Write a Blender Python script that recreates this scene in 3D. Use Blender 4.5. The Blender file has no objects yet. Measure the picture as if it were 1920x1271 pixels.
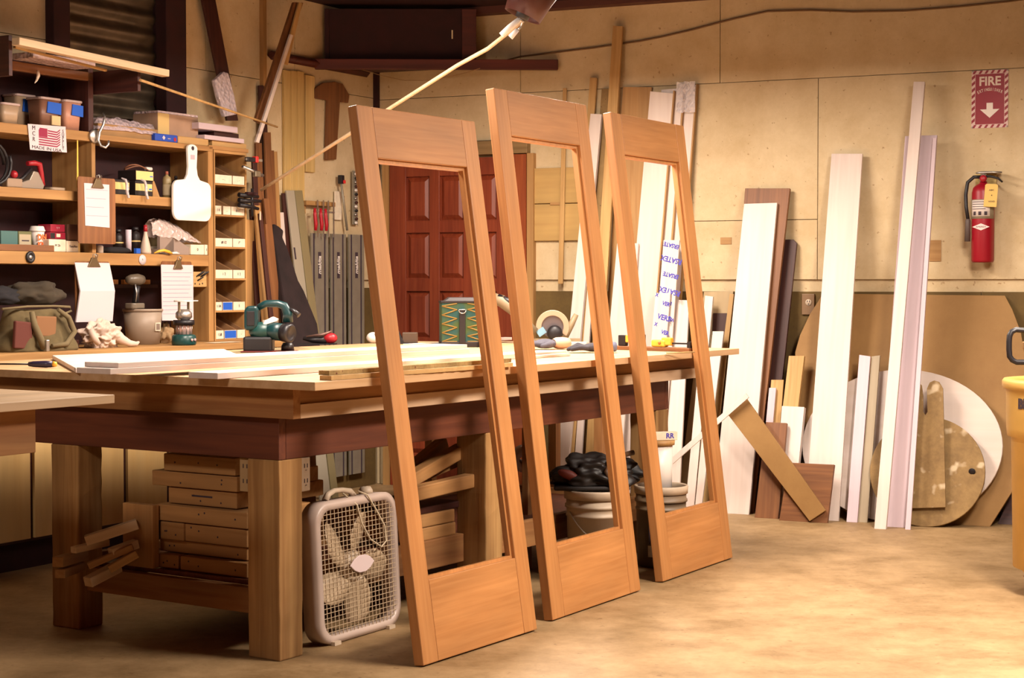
import bpy, bmesh, math, random
from mathutils import Matrix, Vector, noise
random.seed(7)
S = bpy.context.scene; COL = S.collection
R = math.radians; PI = math.pi
# ---------------------------------------------------------------- camera
FPX = 3166.0; CH = 1.36; PIT = math.atan((635.5-532)/FPX)
cd = bpy.data.cameras.new('camera'); cam = bpy.data.objects.new('camera', cd); COL.objects.link(cam)
cd.sensor_width = 36.0; cd.lens = FPX/1920*36.0; cd.clip_end = 100
cam.location = (0, 0, CH); cam.rotation_euler = (PI/2-PIT, 0, 0); S.camera = cam
# ---------------------------------------------------------------- world and lights
w = bpy.data.worlds.new('world'); S.world = w; w.use_nodes = True
w.node_tree.nodes['Background'].inputs[0].default_value = (1.0, 0.03, 0.04, 1)
w.node_tree.nodes['Background'].inputs[1].default_value = 0.032
def area(name, loc, size, power, col, target=None):
    l = bpy.data.lights.new(name, 'AREA'); l.shape = 'RECTANGLE'; l.size, l.size_y = size; l.energy = power; l.color = col
    o = bpy.data.objects.new(name, l); COL.objects.link(o); o.location = loc
    if target is not None:
        o.rotation_euler = (Vector(target)-Vector(loc)).to_track_quat('-Z', 'Y').to_euler()
    return o
WARM = (1.0, 0.86, 0.73)
area('lamp_over_bench_end', (0.25, 8.7, 2.68), (0.25, 1.2), 78, WARM)
area('lamp_over_bench', (-0.9, 7.2, 2.66), (0.25, 1.2), 70, WARM)
area('lamp_right', (2.2, 7.6, 2.68), (0.25, 1.2), 34, WARM)
area('lamp_in_front', (2.2, 5.3, 2.72), (0.6, 1.2), 165, WARM)
area('lamp_behind_camera', (-2.6, 2.6, 2.9), (0.8, 0.4), 30, WARM, (-1.0, 6.4, 0.3))
S.view_settings.view_transform = 'Standard'; S.view_settings.look = 'None'
S.view_settings.exposure = 0.76; S.view_settings.gamma = 1.0; S.view_settings.use_curve_mapping = False
S.cycles.diffuse_bounces = 2

# ---------------------------------------------------------------- frames and picking
def ray(u, v):
    x = (u-960)/FPX; z = (635.5-v)/FPX; c, s = math.cos(PIT), math.sin(PIT)
    return Vector((x, c+z*s, -s+z*c))
class Frame:
    """a vertical-axis frame: X along, Y across, on the floor"""
    def __init__(s, ox, oy, ang):
        X = Vector((math.sin(ang), math.cos(ang), 0)); Y = Vector((-math.cos(ang), math.sin(ang), 0))
        s.M = Matrix(((X.x, Y.x, 0, ox), (X.y, Y.y, 0, oy), (0, 0, 1, 0), (0, 0, 0, 1))); s.I = s.M.inverted()
        s.c = s.I @ Vector((0, 0, CH))
    def plane(s, u, v, n, d):                     # n.p = d in frame coordinates
        r = s.I.to_3x3() @ ray(u, v); n = Vector(n)
        return s.c + r*((d-n.dot(s.c))/n.dot(r))
    def x(s, u, v, x): return s.plane(u, v, (1, 0, 0), x)
    def y(s, u, v, y): return s.plane(u, v, (0, 1, 0), y)
    def z(s, u, v, z): return s.plane(u, v, (0, 0, 1), z)
    def xu(s, u, y, z=0.0):                       # frame x of image column u at given y and height
        v0, v1 = 0.0, 1200.0
        p0 = s.y(u, v0, y); p1 = s.y(u, v1, y)
        t = (z-p0.z)/(p1.z-p0.z); return p0.x+(p1.x-p0.x)*t
    def at(s, x, y, z=0.0, rz=0.0): return s.M @ Matrix.Translation((x, y, z)) @ Matrix.Rotation(rz, 4, 'Z')
def floor_pt(u, v):
    r = ray(u, v); t = -CH/r.z; return r.x*t, r.y*t
ox, oy = floor_pt(525, 1241)
T = Frame(ox, oy, R(33))                          # the big bench: x along its long side, y across it
cx_, cy_ = floor_pt(707, 532+FPX*CH/11.5)
W = Frame(cx_, cy_, R(114))                       # right wall: x to the right, y behind the wall
V = Frame(cx_, cy_, R(210))                       # left wall: x towards the left, y into the room

# ---------------------------------------------------------------- materials
MATS = {}
def _nt(name):
    m = bpy.data.materials.new(name); m.use_nodes = True; nt = m.node_tree
    return m, nt, nt.nodes['Principled BSDF']
def plain(name, col, rough=0.6, metal=0.0, var=0.0, scale=20, bump=0.0, trans=0.0, alpha=1.0):
    if name in MATS: return MATS[name]
    m, nt, b = _nt(name)
    b.inputs['Roughness'].default_value = rough; b.inputs['Metallic'].default_value = metal
    b.inputs['Base Color'].default_value = (*col, 1)
    if trans: b.inputs['Transmission Weight'].default_value = trans
    if alpha < 1: b.inputs['Alpha'].default_value = alpha
    if var or bump:
        tc = nt.nodes.new('ShaderNodeTexCoord'); n = nt.nodes.new('ShaderNodeTexNoise'); n.inputs['Scale'].default_value = scale; n.inputs['Detail'].default_value = 5
        nt.links.new(tc.outputs['Object'], n.inputs['Vector'])
        if var:
            r = nt.nodes.new('ShaderNodeValToRGB'); r.color_ramp.elements[0].position = .3; r.color_ramp.elements[1].position = .7
            r.color_ramp.elements[0].color = (*[c*(1-var) for c in col], 1); r.color_ramp.elements[1].color = (*[min(1, c*(1+var*.6)) for c in col], 1)
            nt.links.new(n.outputs['Fac'], r.inputs[0]); nt.links.new(r.outputs[0], b.inputs['Base Color'])
        if bump:
            bp = nt.nodes.new('ShaderNodeBump'); bp.inputs['Strength'].default_value = bump; bp.inputs['Distance'].default_value = .01
            nt.links.new(n.outputs['Fac'], bp.inputs['Height']); nt.links.new(bp.outputs[0], b.inputs['Normal'])
    MATS[name] = m; return m
def wood(name, c1, c2, axis='Z', fine=38, rough=0.62, blotch=0.25, bump=.12, knots=False):
    key = name+axis
    if key in MATS: return MATS[key]
    m, nt, b = _nt(key); N = nt.nodes.new; L = nt.links.new
    b.inputs['Roughness'].default_value = rough
    tc = N('ShaderNodeTexCoord'); mp = N('ShaderNodeMapping'); s = [fine, fine, fine]; s['XYZ'.index(axis)] = fine*.045
    mp.inputs['Scale'].default_value = s; L(tc.outputs['Object'], mp.inputs['Vector'])
    n = N('ShaderNodeTexNoise'); n.inputs['Scale'].default_value = 1.0; n.inputs['Detail'].default_value = 6; n.inputs['Distortion'].default_value = .6
    L(mp.outputs[0], n.inputs['Vector'])
    r = N('ShaderNodeValToRGB'); r.color_ramp.elements[0].position = .32; r.color_ramp.elements[1].position = .68
    r.color_ramp.elements[0].color = (*c2, 1); r.color_ramp.elements[1].color = (*c1, 1); L(n.outputs['Fac'], r.inputs[0])
    mp2 = N('ShaderNodeMapping'); s2 = [6, 6, 6]; s2['XYZ'.index(axis)] = 1.3; mp2.inputs['Scale'].default_value = s2; L(tc.outputs['Object'], mp2.inputs['Vector'])
    n2 = N('ShaderNodeTexNoise'); n2.inputs['Scale'].default_value = 1.0; n2.inputs['Detail'].default_value = 3; L(mp2.outputs[0], n2.inputs['Vector'])
    r2 = N('ShaderNodeMapRange'); r2.inputs['From Min'].default_value = .3; r2.inputs['From Max'].default_value = .7
    r2.inputs['To Min'].default_value = 1-blotch; r2.inputs['To Max'].default_value = 1+blotch*.4; L(n2.outputs['Fac'], r2.inputs[0])
    mx = N('ShaderNodeVectorMath'); mx.operation = 'SCALE'; L(r.outputs[0], mx.inputs[0]); L(r2.outputs[0], mx.inputs['Scale'])
    src = mx.outputs[0]
    if knots:
        vo = N('ShaderNodeTexVoronoi'); vo.inputs['Scale'].default_value = 5; L(tc.outputs['Object'], vo.inputs['Vector'])
        k = N('ShaderNodeMapRange'); k.inputs['From Min'].default_value = .03; k.inputs['From Max'].default_value = .07; k.inputs['To Min'].default_value = .35; k.inputs['To Max'].default_value = 1; L(vo.outputs['Distance'], k.inputs[0])
        mk = N('ShaderNodeVectorMath'); mk.operation = 'SCALE'; L(src, mk.inputs[0]); L(k.outputs[0], mk.inputs['Scale']); src = mk.outputs[0]
    L(src, b.inputs['Base Color'])
    bp = N('ShaderNodeBump'); bp.inputs['Strength'].default_value = bump; bp.inputs['Distance'].default_value = .004
    L(n.outputs['Fac'], bp.inputs['Height']); L(bp.outputs[0], b.inputs['Normal'])
    MATS[key] = m; return m
def spotted(name, base, dark, spots, sc=3.0, rough=.8, spot_amt=.5, speck=60, bump=.2):
    """plywood, concrete, stained sheets: broad blotches plus small specks with a shape of their own"""
    if name in MATS: return MATS[name]
    m, nt, b = _nt(name); N = nt.nodes.new; L = nt.links.new; b.inputs['Roughness'].default_value = rough
    tc = N('ShaderNodeTexCoord')
    n = N('ShaderNodeTexNoise'); n.inputs['Scale'].default_value = sc; n.inputs['Detail'].default_value = 8; n.inputs['Roughness'].default_value = .75; L(tc.outputs['Object'], n.inputs['Vector'])
    r = N('ShaderNodeValToRGB'); r.color_ramp.elements[0].position = .35; r.color_ramp.elements[1].position = .62
    r.color_ramp.elements[0].color = (*dark, 1); r.color_ramp.elements[1].color = (*base, 1); L(n.outputs['Fac'], r.inputs[0])
    n2 = N('ShaderNodeTexNoise'); n2.inputs['Scale'].default_value = speck; n2.inputs['Detail'].default_value = 2; L(tc.outputs['Object'], n2.inputs['Vector'])
    r2 = N('ShaderNodeValToRGB'); r2.color_ramp.elements[0].position = .60 if speck < 15 else .67; r2.color_ramp.elements[1].position = .70 if speck < 15 else .74
    r2.color_ramp.elements[0].color = (0, 0, 0, 1); r2.color_ramp.elements[1].color = (spot_amt,)*3+(1,); L(n2.outputs['Fac'], r2.inputs[0])
    mx = N('ShaderNodeMix'); mx.data_type = 'RGBA'; L(r2.outputs[0], mx.inputs[0]); L(r.outputs[0], mx.inputs[6]); mx.inputs[7].default_value = (*spots, 1)
    L(mx.outputs[2], b.inputs['Base Color'])
    bp = N('ShaderNodeBump'); bp.inputs['Strength'].default_value = bump; bp.inputs['Distance'].default_value = .004
    L(n2.outputs['Fac'], bp.inputs['Height']); L(bp.outputs[0], b.inputs['Normal'])
    MATS[name] = m; return m
def film(name, col, amt=.5):
    """crinkled clear plastic film"""
    if name in MATS: return MATS[name]
    m, nt, b = _nt(name); N = nt.nodes.new; L = nt.links.new
    b.inputs['Base Color'].default_value = (*col, 1); b.inputs['Roughness'].default_value = .15; b.inputs['Alpha'].default_value = amt
    tc = N('ShaderNodeTexCoord'); n = N('ShaderNodeTexVoronoi'); n.inputs['Scale'].default_value = 45; L(tc.outputs['Object'], n.inputs['Vector'])
    bp = N('ShaderNodeBump'); bp.inputs['Strength'].default_value = .9; bp.inputs['Distance'].default_value = .01; L(n.outputs['Distance'], bp.inputs['Height']); L(bp.outputs[0], b.inputs['Normal'])
    MATS[name] = m; return m
def doorw(ax): return wood('mahogany', (.55, .245, .080), (.46, .19, .056), ax, 60, .5, .25, .04)
def pine(ax='Z'): return wood('pine', (.62, .38, .15), (.48, .27, .09), ax, 40, .65, .2)
def shelfw(ax='X'): return wood('shelf_ply', (.50, .27, .09), (.36, .17, .05), ax, 30, .7, .25)
def white_b(ax='Z'): return wood('primed_board', (.78, .65, .58), (.71, .57, .50), ax, 25, .5, .1, .03)
def pale_fir(ax='Z'): return wood('pale_fir', (.76, .58, .38), (.66, .46, .27), ax, 30, .6, .12, .05)
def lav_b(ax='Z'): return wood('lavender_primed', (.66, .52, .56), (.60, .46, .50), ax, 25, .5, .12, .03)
def walnut(ax='Z'): return wood('walnut', (.07, .016, .009), (.035, .007, .005), ax, 45, .55, .25)
def brownw(ax='Z'): return wood('brown_stock', (.26, .10, .03), (.17, .06, .018), ax, 45, .55, .25)
def tan_b(ax='Z'): return wood('tan_stock', (.50, .28, .10), (.40, .20, .065), ax, 35, .6, .2)
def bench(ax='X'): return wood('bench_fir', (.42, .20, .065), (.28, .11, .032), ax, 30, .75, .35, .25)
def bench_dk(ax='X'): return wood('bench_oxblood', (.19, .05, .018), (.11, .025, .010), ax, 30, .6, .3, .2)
def legw(ax='Z'): return wood('leg_timber', (.50, .28, .10), (.30, .14, .04), ax, 26, .85, .4, .5, True)
def scrap(ax='X'): return wood('offcut_fir', (.56, .29, .10), (.40, .19, .06), ax, 30, .75, .35, .3, True)
MDF = spotted('mdf', (.32, .17, .05), (.26, .13, .035), (.2, .1, .03), 2.0, .7, .2, 90, .05)
PLY = spotted('wall_ply', (.70, .55, .34), (.57, .42, .23), (.26, .12, .04), 2.6, .8, .6, 34, .15)
DADO = spotted('dado_olive', (.15, .09, .022), (.09, .05, .012), (.06, .03, .015), 2.2, .8, .4, 40, .1)
FLOOR = spotted('floor_concrete', (.39, .25, .12), (.22, .13, .05), (.13, .06, .02), 3.2, .6, .6, 26, .5)
STAIN = spotted('paint_spattered_wood', (.30, .18, .06), (.15, .08, .022), (.66, .52, .34), 4, .7, .7, 11, .2)
DARK = plain('dark_stain_shade', (.028, .003, .004), .8, 0, .3, 12)  # stained wood; also carries the shade painted inside the shelves
BLACK = plain('black_plastic', (.012, .009, .011), .45)
STEEL = plain('steel', (.55, .52, .48), .35, .9, .15, 30)
GREYM = plain('grey_aluminium', (.33, .29, .22), .45, .35, .1, 15)
WHITEP = plain('white_plastic', (.80, .72, .66), .4)
CREAMP = plain('cream_plastic', (.55, .43, .31), .5, 0, .12, 14)
PAPER = plain('paper', (.64, .54, .56), .8)
INK = plain('ink', (.05, .03, .04), .8)
RED = plain('red_paint', (.30, .003, .014), .4)
REDPL = plain('red_plastic', (.36, .012, .02), .4)
YEL = plain('yellow_plastic', (.66, .40, .10), .45, 0, .12, 6)
ORG = plain('orange_plastic', (.85, .45, .05), .4)
BLUE = plain('blue_tape', (.01, .10, .55), .7)
TEAL = plain('teal_plastic', (.005, .07, .075), .35)
LABEL = plain('label_white', (.78, .66, .5), .8, 0, .12, 30)

# ---------------------------------------------------------------- mesh helpers
class MB:
    def __init__(s): s.v = []; s.f = []; s.sm = []; s.X = Matrix()
    def add(s, vs, fs, sm=False):
        b = len(s.v); s.v += [tuple(s.X @ Vector(p)) for p in vs]
        for f in fs: s.f.append([b+i for i in f]); s.sm.append(sm)
        return s
    def box(s, x0, x1, y0, y1, z0, z1):
        vs = [(x, y, z) for z in (z0, z1) for x, y in ((x0, y0), (x1, y0), (x1, y1), (x0, y1))]
        return s.add(vs, [(3, 2, 1, 0), (4, 5, 6, 7), (0, 1, 5, 4), (1, 2, 6, 5), (2, 3, 7, 6), (3, 0, 4, 7)])
    def hexa(s, a, b):                             # two quads with matching order
        return s.add(list(a)+list(b), [(3, 2, 1, 0), (4, 5, 6, 7), (0, 1, 5, 4), (1, 2, 6, 5), (2, 3, 7, 6), (3, 0, 4, 7)])
    def prism(s, pts, y0, y1, sm=False):           # outline in x,z, extruded along y
        n = len(pts); vs = [(p[0], y0, p[1]) for p in pts]+[(p[0], y1, p[1]) for p in pts]
        s.add(vs, [tuple(range(n))[::-1] if False else tuple(range(n)), tuple(range(2*n-1, n-1, -1))])
        s.add(vs, [(i, i+n, (i+1) % n+n, (i+1) % n) for i in range(n)], sm); return s
    def prismz(s, pts, z0, z1, sm=False):
        n = len(pts); vs = [(p[0], p[1], z0) for p in pts]+[(p[0], p[1], z1) for p in pts]
        s.add(vs, [tuple(range(n-1, -1, -1)), tuple(range(n, 2*n))])
        s.add(vs, [(i, (i+1) % n, (i+1) % n+n, i+n) for i in range(n)], sm); return s
    def lathe(s, prof, seg=24, c=(0, 0, 0), cap=True):
        vs = []; n = len(prof)
        for k in range(seg):
            a = 2*PI*k/seg
            for r_, z in prof: vs.append((c[0]+r_*math.cos(a), c[1]+r_*math.sin(a), c[2]+z))
        fs = []
        for k in range(seg):
            q = (k+1) % seg
            for i in range(n-1): fs.append((k*n+i, q*n+i, q*n+i+1, k*n+i+1))
        s.add(vs, fs, True)
        if cap:
            if prof[0][0] > 1e-5: s.add([vs[k*n] for k in range(seg)], [tuple(range(seg-1, -1, -1))])
            if prof[-1][0] > 1e-5: s.add([vs[k*n+n-1] for k in range(seg)], [tuple(range(seg))])
        return s
    def tube(s, pts, r, seg=8, cap=True):
        P = [Vector(p) for p in pts]; rs = r if isinstance(r, (list, tuple)) else [r]*len(P)
        vs = []; up = None
        for i, p in enumerate(P):
            d = (P[min(i+1, len(P)-1)]-P[max(i-1, 0)]).normalized()
            if up is None: up = Vector((0, 0, 1)) if abs(d.z) < .9 else Vector((1, 0, 0))
            a = d.cross(up).normalized(); b2 = a.cross(d).normalized(); up = b2
            for k in range(seg):
                t = 2*PI*k/seg; vs.append(tuple(p+a*math.cos(t)*rs[i]+b2*math.sin(t)*rs[i]))
        fs = [(i*seg+k, i*seg+(k+1) % seg, (i+1)*seg+(k+1) % seg, (i+1)*seg+k) for i in range(len(P)-1) for k in range(seg)]
        s.add(vs, fs, True)
        if cap: s.add(vs[:seg], [tuple(range(seg-1, -1, -1))]); s.add(vs[-seg:], [tuple(range(seg))])
        return s
    def ball(s, c, r, seg=16, rings=10):
        rx, ry, rz = r if isinstance(r, (list, tuple)) else (r, r, r); vs = []; 
        for i in range(rings+1):
            t = PI*i/rings
            for k in range(seg):
                a = 2*PI*k/seg; vs.append((c[0]+rx*math.sin(t)*math.cos(a), c[1]+ry*math.sin(t)*math.sin(a), c[2]+rz*math.cos(t)))
        fs = [(i*seg+k, (i+1)*seg+k, (i+1)*seg+(k+1) % seg, i*seg+(k+1) % seg) for i in range(rings) for k in range(seg)]
        return s.add(vs, fs, True)
    def mesh(s, name):
        me = bpy.data.meshes.new(name); me.from_pydata(s.v, [], s.f)
        me.polygons.foreach_set('use_smooth', s.sm)
        bm = bmesh.new(); bm.from_mesh(me); bmesh.ops.remove_doubles(bm, verts=bm.verts, dist=1e-6)
        bmesh.ops.recalc_face_normals(bm, faces=bm.faces); bm.to_mesh(me); bm.free(); me.update(); return me
def mbx(M):
    m = MB(); m.X = M; return m
def arc(cx, cy, r, a0, a1, n=8, ry=None):
    ry = r if ry is None else ry
    return [(cx+r*math.cos(R(a0+(a1-a0)*i/n)), cy+ry*math.sin(R(a0+(a1-a0)*i/n))) for i in range(n+1)]
def rrect(x0, x1, z0, z1, r, n=6):
    return arc(x1-r, z0+r, r, -90, 0, n)+arc(x1-r, z1-r, r, 0, 90, n)+arc(x0+r, z1-r, r, 90, 180, n)+arc(x0+r, z0+r, r, 180, 270, n)
def sphere_dir(): return 0
# ---------------------------------------------------------------- object helpers
def _bev(o, b):
    if b:
        m = o.modifiers.new('bevel', 'BEVEL'); m.width = b; m.segments = 2; m.limit_method = 'ANGLE'; m.angle_limit = R(40)
def part(name, mb, mt, parent, label=None, bev=0):
    me = mb if isinstance(mb, bpy.types.Mesh) else mb.mesh(name)
    o = bpy.data.objects.new(name, me); COL.objects.link(o); me.materials.clear(); me.materials.append(mt)
    o.parent = parent
    if label: o['label'] = label
    _bev(o, bev); return o
def thing(name, label, cat, M, group=None):
    o = bpy.data.objects.new(name, None); COL.objects.link(o); o.matrix_world = M; o.empty_display_size = .1
    o['label'] = label; o['category'] = cat
    if group: o['group'] = group
    return o
def one(name, label, cat, mb, mt, M=Matrix(), group=None, bev=0):
    o = part(name, mb, mt, None, None, bev); o.matrix_world = M; o['label'] = label; o['category'] = cat
    if group: o['group'] = group
    return o
def struct(name, mb, mt, M=Matrix(), parent=None, bev=0):
    o = part(name, mb, mt, parent, None, bev)
    if parent is None: o.matrix_world = M; o['kind'] = 'structure'
    return o
def text_mesh(body, size, depth=.0006, sx=1.0, align='CENTER', shear=0, bold=0.0):
    c = bpy.data.curves.new('writing', 'FONT'); c.body = body; c.size = size; c.extrude = depth; c.align_x = align; c.align_y = 'CENTER'; c.shear = shear; c.offset = bold
    c.resolution_u = 3
    o = bpy.data.objects.new('writing', c); COL.objects.link(o); dg = bpy.context.evaluated_depsgraph_get()
    me = bpy.data.meshes.new_from_object(o.evaluated_get(dg)); bpy.data.objects.remove(o); bpy.data.curves.remove(c)
    # lies in x,y facing +z: stand it up so that it reads from -y
    me.transform(Matrix.Rotation(PI/2, 4, 'X') @ Matrix.Diagonal((sx, 1, 1, 1))); return me
def write(name, body, size, parent, loc, mt=INK, rz=0.0, ry=0.0, sx=1.0, shear=0, bold=0.0, depth=.0006):
    me = text_mesh(body, size, depth, sx, shear=shear, bold=bold)
    me.transform(Matrix.Translation(loc) @ Matrix.Rotation(rz, 4, 'Z') @ Matrix.Rotation(ry, 4, 'Y')); me.materials.clear()
    return part(name, me, mt, parent)
def lean(fr, name, label, cat, mt, pts, y0, y1, z1, th, group=None, bev=.0015, holes=None, sub=None):
    """a board or sheet leaning on a wall: its plane meets the floor at y0 and height z1 at y1; outline read off the photo, v=None meaning the foot on the floor"""
    sl = (y1-y0)/z1; sgn = 1 if fr is W else -1
    P = []
    for u, v in pts:
        P.append(Vector((fr.xu(u, y0, 0), y0, 0)) if v is None else fr.plane(u, v, (0, 1, -sl), y0))
    o = Vector((sum(p.x for p in P)/len(P), y0, 0)); zz = Vector((0, sl, 1)).normalized(); xx = Vector((1, 0, 0)); yy = zz.cross(xx)
    if sgn < 0: pass
    A = Matrix(((xx.x, yy.x, zz.x, o.x), (xx.y, yy.y, zz.y, o.y), (xx.z, yy.z, zz.z, o.z), (0, 0, 0, 1)))
    q = [((p-o).dot(xx), (p-o).dot(zz)) for p in P]
    mb = MB(); mb.prism(q, 0, th*sgn)
    ob = one(name, label, cat, mb, mt, fr.M @ A, group, bev)
    ob.matrix_world = fr.M @ A
    return ob
def fy(fr, u, v): return fr.z(u, v, 0).y
# ================================================================ THE ROOM
b = MB(); b.box(-9, 9, 1.0, 15, -.08, 0); struct('floor', b, FLOOR)
CE = 3.16
b = MB(); b.box(-9, 9, 3.2, 15, CE, CE+.1); struct('ceiling', b, DARK)
def sheets(rects, y0, y1):
    m = MB(); g = .0022
    for x0, x1, z0, z1 in rects: m.box(x0+g, x1-g, y0, y1, z0+g, z1-g)
    return m
# right wall: plywood sheets with open joints over a dark backing
xs = [0, 1.067, 2.414, 3.03, 4.25, 5.5, 7.0]
up = [(0, 1.067, 2.60, CE), (1.067, 2.414, 2.60, CE), (2.414, 4.85, 2.60, CE), (4.85, 7.0, 2.60, CE)]
mid = [(0, .02, 0, 2.60), (.02, 1.10, 2.30, 2.60), (1.067+.033, 3.03, 1.75, 2.60), (1.1, 3.03, 1.385, 1.75), (3.03, 5.0, 1.385, 2.60), (5.0, 7.0, 1.385, 2.60)]
struct('wall_right', sheets(up+mid, 0, .02).box(-.05, 7, .02, .06, 0, CE), PLY, W.M)
struct('trim_1', sheets([(1.1, 2.4, 0, 1.315), (2.4, 4.0, 0, 1.315), (4.0, 7.0, 0, 1.315)], -.004, .018), DADO, W.M)
# left wall
z_j = 2.61
lw = [(-.0, .9, z_j, CE), (.9, 1.75, z_j, CE), (0, 1.18, 1.385, z_j), (1.18, 2.02, 1.385, z_j), (2.02, 2.12, 1.0, CE), (2.86, 5.2, z_j+.02, CE), (2.86, 5.2, 1.0, z_j+.02), (1.75, 2.02, z_j, CE)]
struct('wall_left', sheets(lw, -.02, 0).box(-.0, 2.12, -.06, -.02, 0, CE).box(2.86, 5.2, -.06, -.02, 0, CE).box(2.12, 2.86, -.06, 0, 0, 2.0), PLY, V.M)
struct('trim_2', sheets([(0.02, 1.2, 0, 1.335), (1.2, 2.6, 0, 1.335)], -.018, .004), DADO, V.M)
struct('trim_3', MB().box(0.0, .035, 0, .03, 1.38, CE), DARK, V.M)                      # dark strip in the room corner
# high window with dark posts, filled by a corrugated shutter
struct('trim_4', MB().box(V.xu(345, .04, 2.6), V.xu(307, .04, 2.6), -.02, .06, 2.165, CE), DARK, V.M, bev=.004)
struct('trim_5', MB().box(V.xu(127, .04, 2.6), V.xu(96, .04, 2.6), -.02, .06, 2.51, CE), DARK, V.M, bev=.004)
xw0, xw1 = V.xu(307, 0, 2.6), V.xu(127, 0, 2.6)
pts = []
n = 120
m = MB(); vs = []
for i in range(n+1):
    z = 2.0+(CE-2.0)*i/n; y = -.05+.016*math.sin(z*2*PI/.105)
    vs += [(xw0-.02, y, z), (xw1+.02, y, z)]
m.add(vs, [(2*i, 2*i+1, 2*i+3, 2*i+2) for i in range(n)], True)
win = struct('window_1', m, plain('corrugated_galvanised', (.16, .12, .08), .4, .55, .4, 8), V.M)
b = MB(); b.box(xw0, xw0+.02, -.06, 0, 2.0, CE); part('frame', b, DARK, win)
# vertical batten at the joint of the left wall
xb = V.xu(497, .03, 2.8)
struct('trim_6', MB().box(xb-.016, xb+.016, 0, .03, 2.3, CE), shelfw('Z'), V.M)
# ceiling header along the right wall
struct('trim_7', MB().box(0, 7, -.10, 0, 3.115, CE), plain('header', (.10, .03, .02), .7), W.M)

# ---- red panelled door in the right wall
dx0, dx1 = W.xu(731, -.03, 1.5), W.xu(962, -.03, 1.5); dz1 = 2.19
d = bpy.data.objects.new('door_1', None); COL.objects.link(d); d.matrix_world = W.at(dx0, 0, 0); d['kind'] = 'structure'
dw = dx1-dx0
redw = lambda a: wood('red_door', (.27, .052, .018), (.19, .028, .010), a, 50, .4, .25)
cols = [(.125, .30), (.375, .55), (.62, .79)]
rows = [(1.78, 2.075), (1.395, 1.70), (1.0, 1.31), (.60, .92), (.22, .52)]
m = MB(); m.box(0, dw, -.010, .015, 0, dz1)
xs_ = [0]+[q for c in cols for q in c]+[dw]
for i in range(0, len(xs_), 2): m.box(xs_[i], xs_[i+1], -.034, -.010, 0, dz1)
zs_ = [0]+[q for c in rows[::-1] for q in c]+[dz1]
for i in range(0, len(zs_), 2): m.box(0.01, dw-.01, -.0335, -.010, zs_[i], zs_[i+1])
part('door_leaf', m, redw('Z'), d, bev=.003)
for a0, a1 in cols:
    for b0, b1 in rows:
        m = MB(); g = .035
        m.hexa([(a0+.006, -.011, b0+.006), (a1-.006, -.011, b0+.006), (a1-.006, -.011, b1-.006), (a0+.006, -.011, b1-.006)],
               [(a0+g, -.030, b0+g), (a1-g, -.030, b0+g), (a1-g, -.030, b1-g), (a0+g, -.030, b1-g)])
        part('raised_panel', m, redw('Z'), d)
part('door_stile', MB().box(dw+.0, dw+.10, -.05, 0, 0, dz1+.01), wood('red_stile', (.36, .085, .022), (.26, .05, .014), 'Z', 50, .4, .2), d, 'plain reddish upright beside the panelled leaf')
x_l = W.xu(1150/6.9+740, -.05, 2.2)
part('lintel', MB().box(-.06, W.xu(988, -.06, 2.2)-dx0, -.06, 0, 2.205, 2.292), wood('lintel', (.33, .20, .08), (.24, .14, .05), 'X', 30), d, bev=.003)
part('jamb', MB().box(-.05, -.004, -.045, 0, 0, 2.205), tan_b('Z'), d)
part('jamb', MB().box(dw+.104, dw+.15, -.045, 0, 0, 2.205), tan_b('Z'), d)

# ================================================================ BIG BENCH
def bench_leg(x, y, wx=.128, wy=.152, h=.727, st=False):
    m = MB(); n = 14; rnd = random.Random(int(x*97+y*31))
    loops = []
    for i in range(n+1):
        z = h*i/n; j = lambda: rnd.uniform(-.0016, .0016)
        loops.append([(x+j(), y+j(), z), (x+wx+j(), y+j(), z), (x+wx+j(), y+wy+j(), z), (x+j(), y+wy+j(), z)])
    vs = [p for l in loops for p in l]
    fs = [(4*i+k, 4*i+(k+1) % 4, 4*i+4+(k+1) % 4, 4*i+4+k) for i in range(n) for k in range(4)]+[(3, 2, 1, 0), (4*n, 4*n+1, 4*n+2, 4*n+3)]
    return m.add(vs, fs)
AX1 = 2.99                                        # right end of the apron
SX1 = 3.42                                        # right end of the slab
SLZ0, SLZ1 = .993, 1.023
BD = 1.90                                         # depth of the bench top across
tb = thing('workbench', 'big timber workbench with thick square legs and pale top, three door frames leaning on it', 'workbench', T.at(0, 0, 0))
for n_, (x, y) in enumerate([(0, 0), (0, 1.034), (1.33, 0), (AX1-.128, 0), (1.33, 1.034), (AX1-.128, 1.034)]):
    lg = part('leg', bench_leg(x, y), legw('Z'), tb, bev=.006)
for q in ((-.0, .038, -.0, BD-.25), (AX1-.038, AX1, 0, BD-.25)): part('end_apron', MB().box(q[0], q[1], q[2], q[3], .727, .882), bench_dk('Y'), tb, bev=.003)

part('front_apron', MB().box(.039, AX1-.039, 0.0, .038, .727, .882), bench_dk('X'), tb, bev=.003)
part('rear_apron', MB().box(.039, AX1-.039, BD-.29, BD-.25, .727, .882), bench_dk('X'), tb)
FX0, FY0, FX1 = -.045, -.105, 3.10
part('end_rail', MB().box(FX0, FX0+.04, FY0, BD-.1, .882, .993), bench('Y'), tb, bev=.002)
part('front_rail', MB().box(FX0+.0405, FX1, FY0, FY0+.04, .882, .933), wood('rail_pale', (.66, .46, .30), (.56, .36, .21), 'X', 30), tb, 'paler lower front rail', bev=.002)
part('upper_rail', MB().box(FX0+.0405, FX1, FY0+.012, FY0+.05, .9335, .993), bench('X'), tb)
part('end_rail', MB().box(FX1-.04, FX1, FY0+.06, BD-.1, .882, .993), bench('Y'), tb)
m = MB(); m.prismz([(-.13, -.275), (SX1, -.188), (SX1, BD), (-.13, BD)], SLZ0, SLZ1)
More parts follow.
